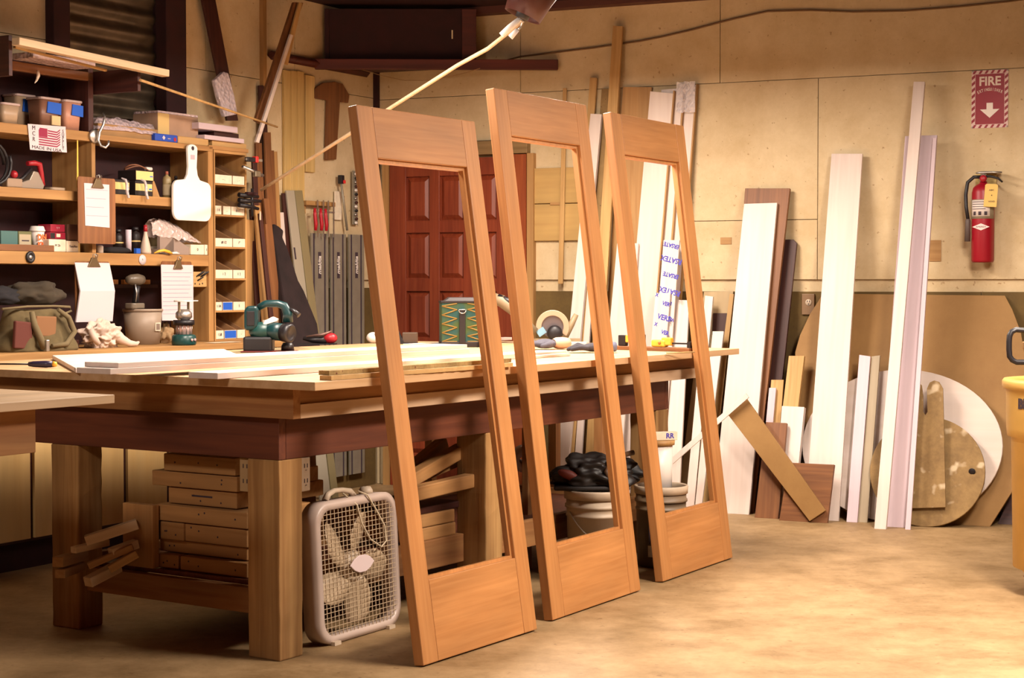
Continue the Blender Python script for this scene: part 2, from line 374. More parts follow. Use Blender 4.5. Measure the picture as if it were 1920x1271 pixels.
part('slab_top', m, wood('slab', (.66, .42, .23), (.54, .31, .14), 'X', 22, .55, .15, .05), tb, bev=.002)
# stretchers
part('stretcher', MB().box(.04, .078, .153, 1.033, .15, .244), bench('Y'), tb, bev=.003)
part('stretcher', MB().box(.129, 1.329, .114, .150, .17, .29), bench('X'), tb, bev=.003)
part('stretcher', MB().box(1.459, AX1-.129, .09, .128, .17, .29), bench('X'), tb, bev=.003)
part('stretcher', MB().box(.129, AX1-.129, 1.05, 1.09, .17, .29), bench('X'), tb)
part('stretcher', MB().box(AX1-.08, AX1-.042, .153, 1.033, .17, .29), bench('Y'), tb)
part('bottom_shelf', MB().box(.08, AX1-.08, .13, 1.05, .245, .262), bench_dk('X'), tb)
# power outlets on both sides of the front leg
def outlet_slots(parent, mk):
    for dz in (-.022, .022):
        mm = MB(); mk(mm, dz); part('socket', mm, INK, parent)
o = thing('outlet_strip', 'cream double outlet screwed to the right face of the front bench leg under the apron', 'outlet', T.at(.128, .004, .60))
part('cover', MB().box(0, .05, 0, .03, 0, .125), CREAMP, o, bev=.004)
for dz in (.035, .09):
    mm = MB(); mm.box(.015, .019, -.001, .001, dz-.003, dz+.012); mm.box(.031, .035, -.001, .001, dz-.003, dz+.012); mm.lathe([(0, 0), (.0045, 0), (.0045, .001)], 8, (.025, -.0005, dz-.012)); part('socket', mm, INK, o)
o = thing('outlet_strip', 'dim wooden-toned double outlet on the left face of the front bench leg', 'outlet', T.at(.02, .153, .60))
part('cover', MB().box(-.0, .03, 0, .055, 0, .125), plain('beige_plastic', (.42, .27, .13), .6), o, bev=.004)
for dz in (.035, .09):
    mm = MB(); mm.box(-.001, .001, .016, .02, dz-.003, dz+.012); mm.box(-.001, .001, .034, .038, dz-.003, dz+.012); part('socket', mm, INK, o)

# ---- small table at the left edge
st = thing('side_table', 'smaller table with a thin pale top, cut off by the left picture edge', 'table', T.at(-.845, -.056, 0))
part('tabletop', MB().box(-1.3, 0, 0, 1.6, .985, 1.012), wood('side_top', (.60, .42, .26), (.5, .33, .18), 'X', 22, .55), st, bev=.002)
part('apron', MB().box(-1.2, -.24, .09, .128, .845, .984), bench('X'), st, bev=.002)
part('end_apron', MB().box(-.28, -.24, .13, 1.5, .845, .984), bench_dk('Y'), st)
for x, y in ((-1.19, .135), (-1.19, 1.38)): part('leg', bench_leg(x, y, .09, .09, .844), legw('Z'), st)
part('leg', bench_leg(-.375, 1.38, .09, .09, .844), legw('Z'), st)

# ================================================================ THREE DOOR FRAMES
def door_frame(x0, x1, yb, slope, h, lab, bot=.262, rz=0.0, top=.155, st_=.105):
    w_ = x1-x0; th = .043; ang = math.atan(slope)
    M = T.M @ Matrix.Translation((x0, yb, 0.0)) @ Matrix.Rotation(rz, 4, 'Z') @ Matrix.Rotation(-ang, 4, 'X') 
    # lifted so that the front edge of the foot stands on the floor
    M = T.M @ Matrix.Translation((x0, yb, .0005)) @ Matrix.Rotation(rz, 4, 'Z') @ Matrix.Rotation(-ang, 4, 'X') @ Matrix.Translation((0, 0, th*math.sin(ang)))
    d = thing('door_frame', lab, 'door frame', M, 'unglazed wooden door frames leaning on the bench')
    L = h
    e = .012
    def stile(a, b_):
        m = MB(); m.box(a, b_, 0, th, 0, L); return m
    part('stile', stile(0, st_), doorw('Z'), d, bev=.004); part('stile', stile(w_-st_, w_), doorw('Z'), d, bev=.004)
    part('top_rail', MB().box(st_+.0003, w_-st_-.0003, .0006, th-.0006, L-top, L-.0005), doorw('X'), d, bev=.003)
    part('bottom_rail', MB().box(st_+.0003, w_-st_-.0003, .0006, th-.0006, .0005, bot), doorw('X'), d, bev=.003)
    m = MB(); a, b_ = st_, w_-st_                   # glass stop set in from the front face
    m.box(a, a+e, .016, th-.004, bot, L-top); m.box(b_-e, b_, .016, th-.004, bot, L-top)
    m.box(a+e, b_-e, .016, th-.004, bot, bot+e); m.box(a+e, b_-e, .016, th-.004, L-top-e, L-top)
    part('glass_stop', m, doorw('Z'), d)
    return d
door_frame(.207, .964, -.489, .1475, 2.02, 'empty mahogany door frame nearest the camera, leaning beside the box fan', .293, 0, .19, .092)
door_frame(1.148, 1.935, -.447, .129, 2.17, 'middle of the three empty door frames, tallest in the picture, in front of the white bucket', .285, R(2.0), .19, .10)
door_frame(2.174, 2.965, -.405, .128, 2.16, 'farthest of the three empty door frames, nearest the white boards and the fire extinguisher', .285, R(2.2), .19, .10)

# ================================================================ BOX FAN
fw, fh, fd = .535, .535, .075
fa = R(-6)
fan = thing('box_fan', 'white box fan with wire grille on the floor beside the front bench leg', 'fan', T.M @ Matrix.Translation((.243, .010, .004)) @ Matrix.Rotation(R(2), 4, 'Z') @ Matrix.Rotation(R(-3), 4, 'X'))
outer = rrect(0, fw, 0, fh, .085, 8); inner = rrect(.03, fw-.03, .03, fh-.03, .062, 8)
m = MB(); n = len(outer)
vs = [(p[0], 0, p[1]) for p in inner]+[(p[0], .006, p[1]) for p in outer]+[(p[0], fd, p[1]) for p in outer]+[(p[0], fd, p[1]) for p in inner]
fs = [(a*n+i, a*n+(i+1) % n, ((a+1) % 4)*n+(i+1) % n, ((a+1) % 4)*n+i) for a in range(4) for i in range(n)]
m.add(vs, fs, True); part('housing', m, plain('fan_white', (.56, .43, .36), .4, 0, .15, 5), fan)
m = MB()
def span(c, lo, hi, r):                           # clip a wire to the rounded square
    d_ = min(c-lo, hi-c)
    return 0 if d_ >= r else r-math.sqrt(max(0, r*r-(r-d_)**2))
q0, q1, rr = .028, fw-.028, .06
for i in range(1, 20):
    c = q0+(q1-q0)*i/20; s_ = span(c, q0, q1, rr); m.box(c-.0013, c+.0013, .003, .006, q0+s_, q1-s_)
for i in range(1, 26):
    c = q0+(q1-q0)*i/26; s_ = span(c, q0, q1, rr); m.box(q0+s_, q1-s_, .0015, .003, c-.001, c+.001)
part('grille', m, plain('grille_cream', (.56, .42, .27), .45), fan)
part('motor', mbx(Matrix.Translation((fw/2, .02, fh/2)) @ Matrix.Rotation(-PI/2, 4, 'X')).lathe([(.0, 0), (.05, 0), (.062, .012), (.062, .045), (0, .046)], 28), CREAMP, fan)
for k in range(5):
    m = MB(); m.X = Matrix.Translation((fw/2, .045, fh/2)) @ Matrix.Rotation(R(20+72*k), 4, 'Y')
    vs = []; nn = 8
    for i in range(nn+1):
        t = i/nn; r_ = .055+.165*t; wd = .026+.036*math.sin(PI*min(1, t*.75+.1))
        for s_ in (-1, -.5, 0, .5, 1):
            vs.append((s_*wd+.03*t*t, s_*.020-.004*(1-s_*s_), r_*(1-.06*s_*s_*t)))
    fs = [(i*5+j, i*5+j+1, i*5+j+6, i*5+j+5) for i in range(nn) for j in range(4)]
    m.add(vs, fs, True); o = part('blade', m, plain('blade_cream', (.52, .38, .24), .45), fan)
    sm_ = o.modifiers.new('thick', 'SOLIDIFY'); sm_.thickness = .003
m = MB(); hx, hz = fw/2+.01, fh/2+.01
eye = [(hx-.078, hz), (hx-.05, hz+.022), (hx-.02, hz+.033), (hx+.02, hz+.033), (hx+.05, hz+.022), (hx+.078, hz), (hx+.05, hz-.022), (hx+.02, hz-.033), (hx-.02, hz-.033), (hx-.05, hz-.022)]
m.prism(eye, -.005, .0015); part('badge', m, plain('badge_pink', (.78, .62, .60), .4), fan, bev=.002)
m = MB(); m.tube([(.13, .05, fh), (.15, .05, fh+.022), (.19, .05, fh+.032), (.24, .05, fh+.03), (.29, .05, fh+.02), (.31, .05, fh)], [.014, .012, .010, .010, .012, .014], 10)
part('handle', m, CREAMP, fan)
m = MB(); m.lathe([(.028, 0), (.028, .012), (.02, .026), (0, .028)], 18, (.40, .055, fh)); part('knob', m, CREAMP, fan)
m = MB(); m.tube([(.23, .04, fh+.018), (.26, -.004, fh-.03), (.28, -.006, fh-.10), (.33, -.007, fh-.17), (.40, -.008, fh-.21), (.435, -.008, fh-.19), (.43, -.007, fh-.13), (.37, -.006, fh-.05), (.33, -.003, fh+.002), (.30, .02, fh+.02)], .0035, 8)
part('cord', m, plain('cord_cream', (.62, .50, .34), .6), fan)
for x in (.09, fw-.09): part('foot', MB().box(x-.02, x+.02, -.012, fd+.01, -.004, .01), CREAMP, fan)
# ================================================================ RIGHT WALL: sign, extinguisher, plates, cable
p0 = W.y(1822, 133, -.003); p1 = W.y(1890, 237, -.003)
sw, sh = p1.x-p0.x, p0.z-W.y(1822, 241, -.003).z
sg = thing('fire_sign', 'red and white striped fire extinguisher sign screwed to the plywood wall', 'sign', W.at(p0.x, -.004, p0.z-sh))
part('plate', MB().box(0, sw, 0, .003, 0, sh), plain('sign_white', (.78, .55, .50), .45), sg, bev=.0005)
part('field', MB().box(.022, sw-.022, -.0006, 0, .022, sh-.022), RED, sg)
m = MB(); bw = .020
def para(m, a, b_, c, d_): m.prism([a, b_, c, d_], -.0006, 0)
k = 0.004
while k < sw-.012:                                # slanted stripes in the border
    para(m, (k, .001), (k+.014, .001), (min(sw-.001, k+.014+.012), bw), (min(sw-.001, k+.012), bw)); para(m, (k, sh-bw), (k+.014, sh-bw), (min(sw-.001, k+.026), sh-.001), (min(sw-.001, k+.012), sh-.001)); k += .034
k = .026
while k < sh-.05:
    para(m, (.001, k), (bw, k+.016), (bw, k+.034), (.001, k+.018)); para(m, (sw-bw, k), (sw-.001, k+.016), (sw-.001, k+.034), (sw-bw, k+.018)); k += .036
part('striped_border', m, RED, sg)
SW_ = plain('sign_letter', (.85, .70, .60), .5)
write('lettering', 'FIRE', .072, sg, (sw/2, -.0008, sh-.066), SW_, bold=.002, sx=.95)
word = 'EXTINGUISHER'
for i, ch in enumerate(word):
    t = (i-5.5)/5.5; write('lettering', ch, .024, sg, (sw/2+t*.066, -.0008, sh-.112-.016*t*t), SW_, ry=R(22)*t, sx=.62, bold=.0005)
m = MB(); c_ = sw/2; m.prism([(c_-.018, .145), (c_+.018, .145), (c_+.018, .108), (c_+.055, .108), (c_, .058), (c_-.055, .108), (c_-.018, .108)], -.0009, 0)
part('arrow', m, plain('sign_arrow', (.9, .8, .72), .4), sg)
for x in (.006, sw-.006):
    for z in (.006, sh-.006): part('screw', mbx(Matrix.Translation((x, -.001, z)) @ Matrix.Rotation(PI/2, 4, 'X')).lathe([(0, 0), (.005, 0), (.004, .002), (0, .0025)], 10), STEEL, sg)

ex = W.xu(1843, -.10, 1.7)
q = W.y(1841, 492, -.10); zt = W.y(1845, 345, -.10).z
er = .064; eh = zt-q.z
fe = thing('fire_extinguisher', 'red fire extinguisher with black hose and yellow tag, hung under the red sign', 'fire extinguisher', W.at(ex, -.10, q.z, 0))
part('cylinder', MB().lathe([(0, 0), (er-.006, 0), (er, .012), (er, eh-.05), (er*.9, eh-.022), (er*.6, eh-.004), (.022, eh+.004), (.020, eh+.02)], 32), RED, fe)
def wrap(r_, a0, a1, z0, z1, n=10, dz=0):
    m = MB(); vs = []
    for i in range(n+1):
        a = R(a0+(a1-a0)*i/n)
        for rr_ in (r_, r_+.0012):
            for z in (z0, z1): vs.append((rr_*math.sin(a), -rr_*math.cos(a), z))
    fs = []
    for i in range(n): a = 4*i; b_ = a+4; fs += [(a+2, b_+2, b_+3, a+3), (a, a+1, b_+1, b_), (a+1, a+3, b_+3, b_+1), (a, b_, b_+2, a+2)]
    return m.add(vs, fs, True)
part('label_band', wrap(er+.0006, -75, 75, eh*.555, eh*.80), plain('band_dark', (.30, .24, .16), .6), fe, 'white instruction label')
part('label', wrap(er+.002, -55, 42, eh*.585, eh*.79), plain('label_pale', (.70, .60, .55), .6), fe)
for i in range(4): part('print_line', wrap(er+.0035, -50, 38-6*i, eh*(.765-.03*i), eh*(.772-.03*i)), INK, fe)
for i in range(3): part('pictogram', wrap(er+.0035, -42+28*i, -28+28*i, eh*.60, eh*.645), INK, fe)
m = mbx(Matrix.Translation((-.002, -er-.001, eh*.45))); m.prism([(-.048, 0), (0, .020), (.048, 0), (0, -.020)], 0, .006)
dm = part('emblem', m, plain('emblem_pink', (.85, .62, .58), .5), fe)
write('lettering', 'AMEREX', .013, dm, (-.002, -er-.0015, eh*.45), INK, sx=1.2)
part('valve', mbx(Matrix.Translation((0, 0, eh+.012))).lathe([(.020, 0), (.024, .01), (.024, .03), (.016, .045), (0, .045)], 16), STEEL, fe)
part('gauge', mbx(Matrix.Translation((.004, -.022, eh+.03)) @ Matrix.Rotation(PI/2, 4, 'X')).lathe([(0, 0), (.020, 0), (.020, .012), (0, .014)], 18), REDPL, fe)
part('lever', MB().tube([(-.04, -.01, eh+.062), (-.01, -.01, eh+.066), (.05, -.01, eh+.066), (.105, -.01, eh+.064)], [.006, .008, .007, .005], 8), STEEL, fe)
part('handle', MB().tube([(.0, -.008, eh+.045), (.045, -.008, eh+.042), (.085, -.008, eh+.030), (.108, -.008, eh+.008)], [.008, .007, .006, .005], 8), BLACK, fe)
part('hose', MB().tube([(-.012, -.02, eh+.04), (-.05, -.02, eh+.040), (-.085, -.02, eh+.01), (-.095, -.02, eh-.06), (-.092, -.02, eh-.13), (-.080, -.03, eh-.20)], .0105, 10), BLACK, fe)
part('nozzle', MB().tube([(-.080, -.03, eh-.20), (-.080, -.03, eh-.21), (-.082, -.03, eh-.33)], [.012, .015, .017], 12), plain('nozzle_grey', (.10, .07, .06), .6), fe)
tg = mbx(Matrix.Translation((.058, -.075, eh-.005)) @ Matrix.Rotation(R(4), 4, 'Y'))
tg.prism([(-.036, -.13), (.036, -.13), (.036, -.008), (.028, 0), (-.028, 0), (-.036, -.008)], 0, .001)
tp = part('tag', tg, plain('tag_yellow', (.74, .48, .14), .8), fe)
for z_, t_ in ((-.035, 'ABC'), (-.065, '4'), (-.10, 'VOID')): write('print', t_, .012, tp, (.058, -.0765, eh-.005+z_), INK, sx=1.3)
part('wall_bracket', MB().box(-.055, .062, .075, .097, eh-.02, eh+.075).box(-.02, .09, .02, .075, eh+.062, eh+.068), plain('bracket_brass', (.50, .36, .14), .4, .6), fe)

# blank cover plate, outlet, stains
p = W.y(1743, 490, 0); p2 = W.y(1765, 450, 0)
one('cover_plate', 'small blank square plywood plate beside the tall lavender board', 'plate', MB().box(p.x, p2.x, -.006, 0, p.z, p2.z), tan_b('X'), W.M, bev=.001)
p = W.y(1351, 458, 0); p2 = W.y(1372, 445, 0)
one('cover_plate', 'tiny yellowish plate on the plywood wall left of the brown board top', 'plate', MB().box(p.x, p2.x, -.004, 0, p.z, p2.z), tan_b('X'), W.M)
p = W.y(1503, 590, -.02); p2 = W.y(1527, 551, -.02)
o = thing('wall_outlet', 'brown wall outlet with a round pale socket beside the tall lone white board', 'outlet', W.at(p.x, -.02, p.z))
part('cover', MB().box(0, p2.x-p.x, 0, .02, 0, p2.z-p.z), plain('outlet_brown', (.20, .11, .05), .5), o, bev=.003)
part('socket', mbx(Matrix.Translation((.042, -.001, .075)) @ Matrix.Rotation(PI/2, 4, 'X')).lathe([(0, 0), (.020, 0), (.019, .003), (0, .003)], 18), CREAMP, o)
m = MB()
for a, c in ((.034, .082), (.047, .082), (.041, .066)): m.box(a, a+.004, -.0055, -.004, c-.006, c+.005)
part('slots', m, INK, o)
# cable running up along the wall
cab = [(950, 113), (976, 106), (1050, 97), (1110, 90), (1150, 84), (1200, 77), (1245, 68), (1300, 55), (1345, 43), (1385, 33), (1440, 21), (1520, 19), (1600, 22), (1700, 20), (1800, 12), (1895, 2), (1960, -8)]
one('cable', 'thin brown cable stapled along the top of the plywood wall', 'cable', MB().tube([tuple(W.y(u, v, -.012)) for u, v in cab], .006, 6), plain('cable_brown', (.16, .08, .03), .6), W.M)
one('cable', 'thin pale wire sagging under the corner shelf', 'cable', MB().tube([tuple(W.y(u, v, -.35)) for u, v in ((655, 124), (690, 134), (720, 143), (760, 151), (800, 151), (840, 144), (875, 136), (900, 128))], .0022, 5), plain('wire_pale', (.42, .25, .12), .6), W.M)
# plywood panel with a straightedge hanging left of the middle frame
p = W.y(994, 452, -.02); p2 = W.y(1090, 313, -.02)
o = thing('wall_panel', 'square yellowish panel in two halves with a cleat, fixed on the wall between the first two door frames', 'panel', W.at(p.x, -.024, p.z))
hh = p2.z-p.z
part('lower_half', MB().box(0, p2.x-p.x, 0, .02, 0, hh*.505), wood('panel_yel', (.60, .38, .13), (.50, .30, .1), 'X', 14, .7), o, bev=.004)
part('upper_half', MB().box(0, p2.x-p.x, 0, .02, hh*.515, hh), wood('panel_yel', (.60, .38, .13), (.50, .30, .1), 'X', 14, .7), o, bev=.004)
part('cleat', MB().box(.145, .215, -.008, -.0005, hh*.49, hh*.53), tan_b('X'), o)
def wall_stick(name, label, cat, mt, uL, uR, v0, v1, y, th, us=None, group=None, bev=.002):
    uL0, uR0 = us or (uL, uR)
    z1 = W.y(uL, v0, y).z; z0 = W.y(uL0, v1, y).z
    a = [(W.xu(uL0, y, z0), y, z0), (W.xu(uR0, y, z0), y, z0), (W.xu(uR, y, z1), y, z1), (W.xu(uL, y, z1), y, z1)]
    ox_, oz_ = a[0][0], z0
    q = [(p_[0]-ox_, p_[2]-oz_) for p_ in a]
    return one(name, label, cat, MB().prism(q, 0, th), mt, W.at(ox_, y, oz_), group, bev)
wall_stick('straightedge', 'long thin drilled stick hanging over the square yellowish wall panel', 'stick', pine('Z'), 1055, 1062, 165, 532, -.052, .014, (1046, 1055))

# ================================================================ BOARDS LEANING ON THE RIGHT WALL
def LW(name, label, cat, mt, pts, foot, y1, z1, th, group=None, **k):
    y0 = foot if isinstance(foot, float) else fy(W, *foot)
    return lean(W, name, label, cat, mt, pts, y0, y1, z1, th, group, **k)
mdf = [(1542, 552), (1600, 551), (1700, 552), (1884, 554), (1898, 580), (1914, 622), (1927, 700), (1932, 770), (1925, 850), (1896, 924), (1856, None), (1600, None), (1520, 900), (1496, 780), (1490, 720), (1491, 660), (1500, 628), (1518, 590)]
LW('mdf_sheet', 'huge brown fibreboard sheet with rounded corners leaning behind the lavender boards and the discs', 'sheet', MDF, mdf, -.40, -.02, 1.33, .019)
LW('brown_offcut', 'dark triangular sheet end on the floor behind the big brown sheet, near the yellow bin', 'sheet', walnut('X'), [(1870, None), (1950, None), (1950, 840), (1896, 925)], -.28, -.05, .4, .012)
# white oval and stained disc
ell = [(u, v) for u, v in arc(1692, 845, 188, 0, 360, 48, 145)[:-1]]
def disc(name, label, cat, mt, c, r_, foot_y, top_y, top_z, th, hole=None, M2=None):
    sl = (top_y-foot_y)/top_z; pts = []
    for i in range(64):
        a = 2*PI*i/64; pts.append(W.plane(c[0]+r_[0]*math.cos(a), c[1]-r_[1]*math.sin(a), (0, 1, -sl), foot_y))
    zz = Vector((0, sl, 1)).normalized(); xx = Vector((1, 0, 0)); yy = zz.cross(xx)
    o = sum(pts, Vector())/64; zmin = min(p_.z for p_ in pts)
    A = Matrix(((xx.x, yy.x, zz.x, o.x), (xx.y, yy.y, zz.y, o.y), (xx.z, yy.z, zz.z, o.z), (0, 0, 0, 1)))
    A = Matrix.Translation((0, 0, -zmin+.001)) @ A
    return one(name, label, cat, MB().prism([((p_-o).dot(xx), (p_-o).dot(zz)) for p_ in pts], 0, th), mt, W.M @ A, None, .003)
disc('oval_tabletop', 'large whitish oval top leaning on the brown fibreboard sheet', 'tabletop', wood('oval_white', (.70, .58, .52), (.64, .52, .44), 'X', 14, .5, .15), (1692, 846), (188, 144), -.465, -.245, .90, .024)
dk = disc('round_disc', 'round brown disc spattered with paint standing in front of the white oval', 'disc', STAIN, (1739, 888), (108, 103), -.56, -.40, .64, .020)
p = W.plane(1823, 884, (0, 1, -.25), -.562)
part('hole', mbx(dk.matrix_world.inverted() @ W.M @ Matrix.Translation((p.x, p.y-.007, p.z+.001)) @ Matrix.Rotation(PI/2+R(14), 4, 'X')).lathe([(0, 0), (.019, 0), (.018, .0012), (0, .0012)], 20), BLACK, dk)
fork = [(1773, 951), (1705, 953), (1700, 800), (1716, 722), (1722, 716), (1728, 722), (1731, 742), (1731, 772), (1735, 778), (1739, 772), (1738, 742), (1738, 728), (1743, 717), (1752, 713), (1761, 716), (1768, 728), (1770, 800)]
LW('forked_jig', 'paint-spattered board with two rounded fingers in front of the round disc', 'jig', STAIN, fork, -.595, -.435, .72, .012)

# the tall group on the right
LW('tall_board', 'wide lavender channel board with raised rims, the one behind the tallest narrow strip', 'board', lav_b(), [(1645, None), (1706, None), (1757, 253), (1697, 255)], (1706, 990), -.14, 2.2, .022)
lavM = bpy.data.objects[-1] if False else None
LW('narrow_strip', 'tallest narrow cream strip on the right wall, standing in front of the lavender channel board', 'strip', white_b(), [(1639, None), (1661, None), (1734, 153), (1713, 153)], (1650, 992), -.14, 2.55, .03)
LW('edge_trim', 'slim lavender edging along the right rim of the wide lavender board', 'strip', lav_b(), [(1697, None), (1707, None), (1756, 258), (1749, 258)], -.71, -.17, 2.2, .012)
# lavender L-shaped trim
y0 = fy(W, 1606, 978)-.035
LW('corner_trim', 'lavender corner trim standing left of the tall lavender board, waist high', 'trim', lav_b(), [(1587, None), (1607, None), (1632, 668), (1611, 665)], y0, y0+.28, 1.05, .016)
LW('corner_trim', 'olive-grey shaded leaf of trim beside the waist-high lavender corner trim', 'trim', wood('trim_shaded', (.42, .33, .22), (.36, .28, .18), 'Z', 25), [(1608, None), (1626, None), (1650, 666), (1634, 668)], y0+.017, y0+.295, 1.05, .016)  # second face of the trim, its shade put into the colour
# tall white board in the middle
LW('tall_board', 'tall wide white board standing alone against the wall in front of the brown sheet', 'board', white_b(), [(1509, None), (1572, None), (1617, 288), (1559, 288)], (1572, 977), -.06, 2.13, .022)
# big white and brown boards
LW('tall_board', 'wide bright white board left of the brown board, third wall group from the bin', 'board', white_b(), [(1336, None), (1404, None), (1457, 380), (1395, 382)], (1404, 965), -.10, 1.86, .024)
LW('tall_board', 'wide brown hardwood board just behind the wide bright white board', 'board', brownw(), [(1350, None), (1412, None), (1481, 353), (1397, 353)], -.41, -.055, 1.95, .028)
LW('dark_board', 'dark brown board with a rounded top behind the wide brown board', 'board', walnut(), [(1395, None), (1440, None), (1494, 456), (1488, 449), (1466, 449)], -.32, -.03, 1.66, .022)
LW('short_plank', 'short yellow pine plank standing above the white offcut, beside the dark board', 'plank', pine(), [(1443, None), (1472, None), (1508, 667), (1479, 667)], -.47, -.24, 1.0, .03)
LW('white_offcut', 'short thick white offcut in front of the yellow pine plank', 'offcut', white_b(), [(1450, None), (1487, None), (1508, 763), (1466, 761)], -0.54, -0.36, 0.73, .045)
LW('thin_strip', 'short lavender strip in the gap right of the wide brown board', 'strip', lav_b(), [(1420, None), (1434, None), (1455, 727), (1442, 727)], -.46, -.30, .84, .015)
LW('thin_strip', 'short yellow strip behind the short lavender strip', 'strip', pine(), [(1425, None), (1450, None), (1469, 712), (1446, 712)], -.425, -.27, .88, .015)
LW('brown_offcut', 'left of the two short reddish brown offcuts on the floor by the wall', 'offcut', brownw(), [(1415, None), (1459, None), (1475, 793), (1436, 791)], -.585, -.43, .64, .03)
LW('brown_offcut', 'right and lower of the two short reddish brown offcuts, behind the tan diagonal strip', 'offcut', brownw('X'), [(1461, None), (1551, None), (1564, 871), (1478, 867)], -.64, -.56, .40, .03)
# diagonal strips
LW('diagonal_strip', 'tan fibreboard strip lying slantwise across the brown offcuts', 'strip', MDF, [(1363, 775), (1398, 745), (1548, 957), (1518, 977)], -.665, -.58, .75, .018)
LW('diagonal_strip', 'thin white stick slanting up from the bucket to the tan diagonal strip', 'strip', white_b(), [(1259, 858), (1398, 737), (1404, 745), (1261, 870)], -.69, -.62, .75, .012)

# narrow white boards on the floor left of the wide white board
G = 'narrow white boards with dashed edges'
LW('dashed_board', 'narrow white board seen through the farthest frame, first right of the black gap', 'board', white_b(), [(1284, None), (1301, None), (1337, 556), (1322, 554)], -0.46, -0.12, 1.36, .018, G)
LW('dashed_board', 'narrow board with a tan top seen just right of the farthest frame over the bench', 'board', white_b(), [(1302, None), (1314, None), (1357, 621), (1336, 621)], -0.48, -0.2, 1.15, .018, G)
LW('dashed_board', 'narrow board with a beige upper edge squeezed against the wide bright white board', 'board', pine(), [(1315, None), (1331, None), (1376, 551), (1368, 551)], -0.36, -0.06, 1.37, .018, G)
LW('brown_block', 'short dark brown block behind the tan-topped narrow board', 'block', walnut(), [(1318, None), (1345, None), (1367, 587), (1337, 587)], -0.24, -0.05, 1.25, .02)
LW('beige_sheet', 'beige sheet end standing on the wall behind the dark brown block', 'sheet', wood('beige_ply', (.55, .40, .22), (.47, .33, .17), 'Z', 12), [(1270, None), (1340, None), (1375, 546), (1320, 547)], -0.18, -0.02, 1.38, .012)
LW('white_offcut', 'plain white board end right of the printed boards, chest high', 'board', white_b(), [(1240, None), (1272, None), (1292, 563), (1268, 562)], -0.5, -0.2, 1.34, .02)

# printed boards
def printed(label, pts, y0, y1, z1, rows, words):
    flip = 180 if rows == 1 and 'tall' in label[:6] else 0
    ob = LW('printed_board', label, 'board', white_b(), pts, y0, y1, z1, .018, 'white boards with blue print')
    sl = (y1-y0)/z1
    BL = plain('print_blue', (.06, .05, .40), .7)
    for u, v, wd, sz in words:
        pt = W.plane(u, v, (0, 1, -sl), y0); loc = ob.matrix_world.inverted() @ (W.M @ pt)
        write('lettering', wd, sz, ob, (loc.x, loc.y-.0012, loc.z), BL, ry=R(14+flip), bold=.0014, depth=.0004, sx=.85)
    return ob
printed('tall white board printed with rows of slanting blue words, right of the farthest frame opening', [(1205, None), (1237, None), (1274, 450), (1244, 450)], -.50, -.22, 1.62, 1,
        [(1259, 460, 'ERSATE', .036), (1259, 487, 'RSATEX', .046), (1258, 516, 'ERSATE', .036), (1256, 546, 'RSATEX', .046), (1254, 568, 'ERS', .03), (1256, 598, 'VERS', .03)])
printed('shorter white board with blue print VERS in front of the tall printed board', [(1192, None), (1222, None), (1257, 549), (1229, 549)], -.56, -.29, 1.37, 1,
        [(1249, 570, 'VER', .034), (1245, 596, 'VERS', .046), (1247, 624, 'VER', .034), (1232, 553, 'X', .03), (1230, 608, 'X', .03)])
# tall white trio and its neighbours
G = 'tall white boards behind the farthest frame'
LW('tall_white_board', 'leftmost and nearest of the three tall white boards above the farthest frame', 'board', white_b(), [(1150, None), (1198, None), (1262, 175), (1219, 171)], -0.315, -0.115, 2.5, .03, G)
LW('tall_white_board', 'middle of the three tall white boards above the farthest frame', 'board', white_b(), [(1180, None), (1218, None), (1281, 165), (1240, 168)], -0.265, -0.08, 2.5, .03, G)
LW('tall_white_board', 'rightmost of the three tall white boards, plastic wrap bunched on its top', 'board', white_b(), [(1205, None), (1243, None), (1305, 159), (1274, 158)], -0.225, -0.046, 2.52, .03, G)
LW('tan_board', 'wide tan plywood board behind the farthest frame, left of the tall white trio', 'board', tan_b(), [(1112, None), (1160, None), (1222, 163), (1168, 163)], -0.18, -0.036, 2.52, .018)
LW('tall_stick', 'tallest pine stick of all, its top near the cable on the wall', 'stick', pine(), [(1092, None), (1112, None), (1167, 49), (1149, 48)], -0.4, -0.07, 2.95, .025)
LW('tall_stick', 'pine stick with its top just right of the middle frame top', 'stick', pine(), [(1048, None), (1064, None), (1119, 146), (1106, 145)], -0.26, -0.05, 2.55, .02)
LW('stained_board', 'old stained board with dark specks between two pine sticks', 'board', spotted('stained', (.34, .21, .08), (.24, .14, .05), (.06, .03, .02), 5, .8, .8, 40, .2), [(1072, None), (1096, None), (1145, 166), (1128, 166)], -0.2, -0.036, 2.52, .02)
LW('white_plank', 'slender white plank leaning behind the middle frame, visible from floor to above it', 'plank', white_b(), [(1035, None), (1058, None), (1128, 214), (1107, 213)], -0.45, -0.1, 2.35, .028)
LW('pine_edge', 'pine strip standing tight against the slender white plank', 'strip', pine(), [(1059, None), (1068, None), (1112, 420), (1104, 420)], -0.4, -0.13, 1.75, .02)
LW('white_plank', 'shorter white plank right of the pine strip behind the middle frame', 'plank', white_b(), [(1071, None), (1084, None), (1120, 420), (1110, 420)], -0.4, -0.13, 1.75, .022)
LW('smeared_sheet', 'white sheet smeared with pink in the gap between middle and farthest frame', 'sheet', white_b(), [(1112, None), (1158, None), (1197, 456), (1157, 456)], -0.46, -0.215, 1.62, .02)
LW('pine_edge', 'pine strip left of the pink-smeared sheet', 'strip', pine(), [(1096, None), (1108, None), (1140, 500), (1130, 500)], -0.34, -0.14, 1.5, .02)

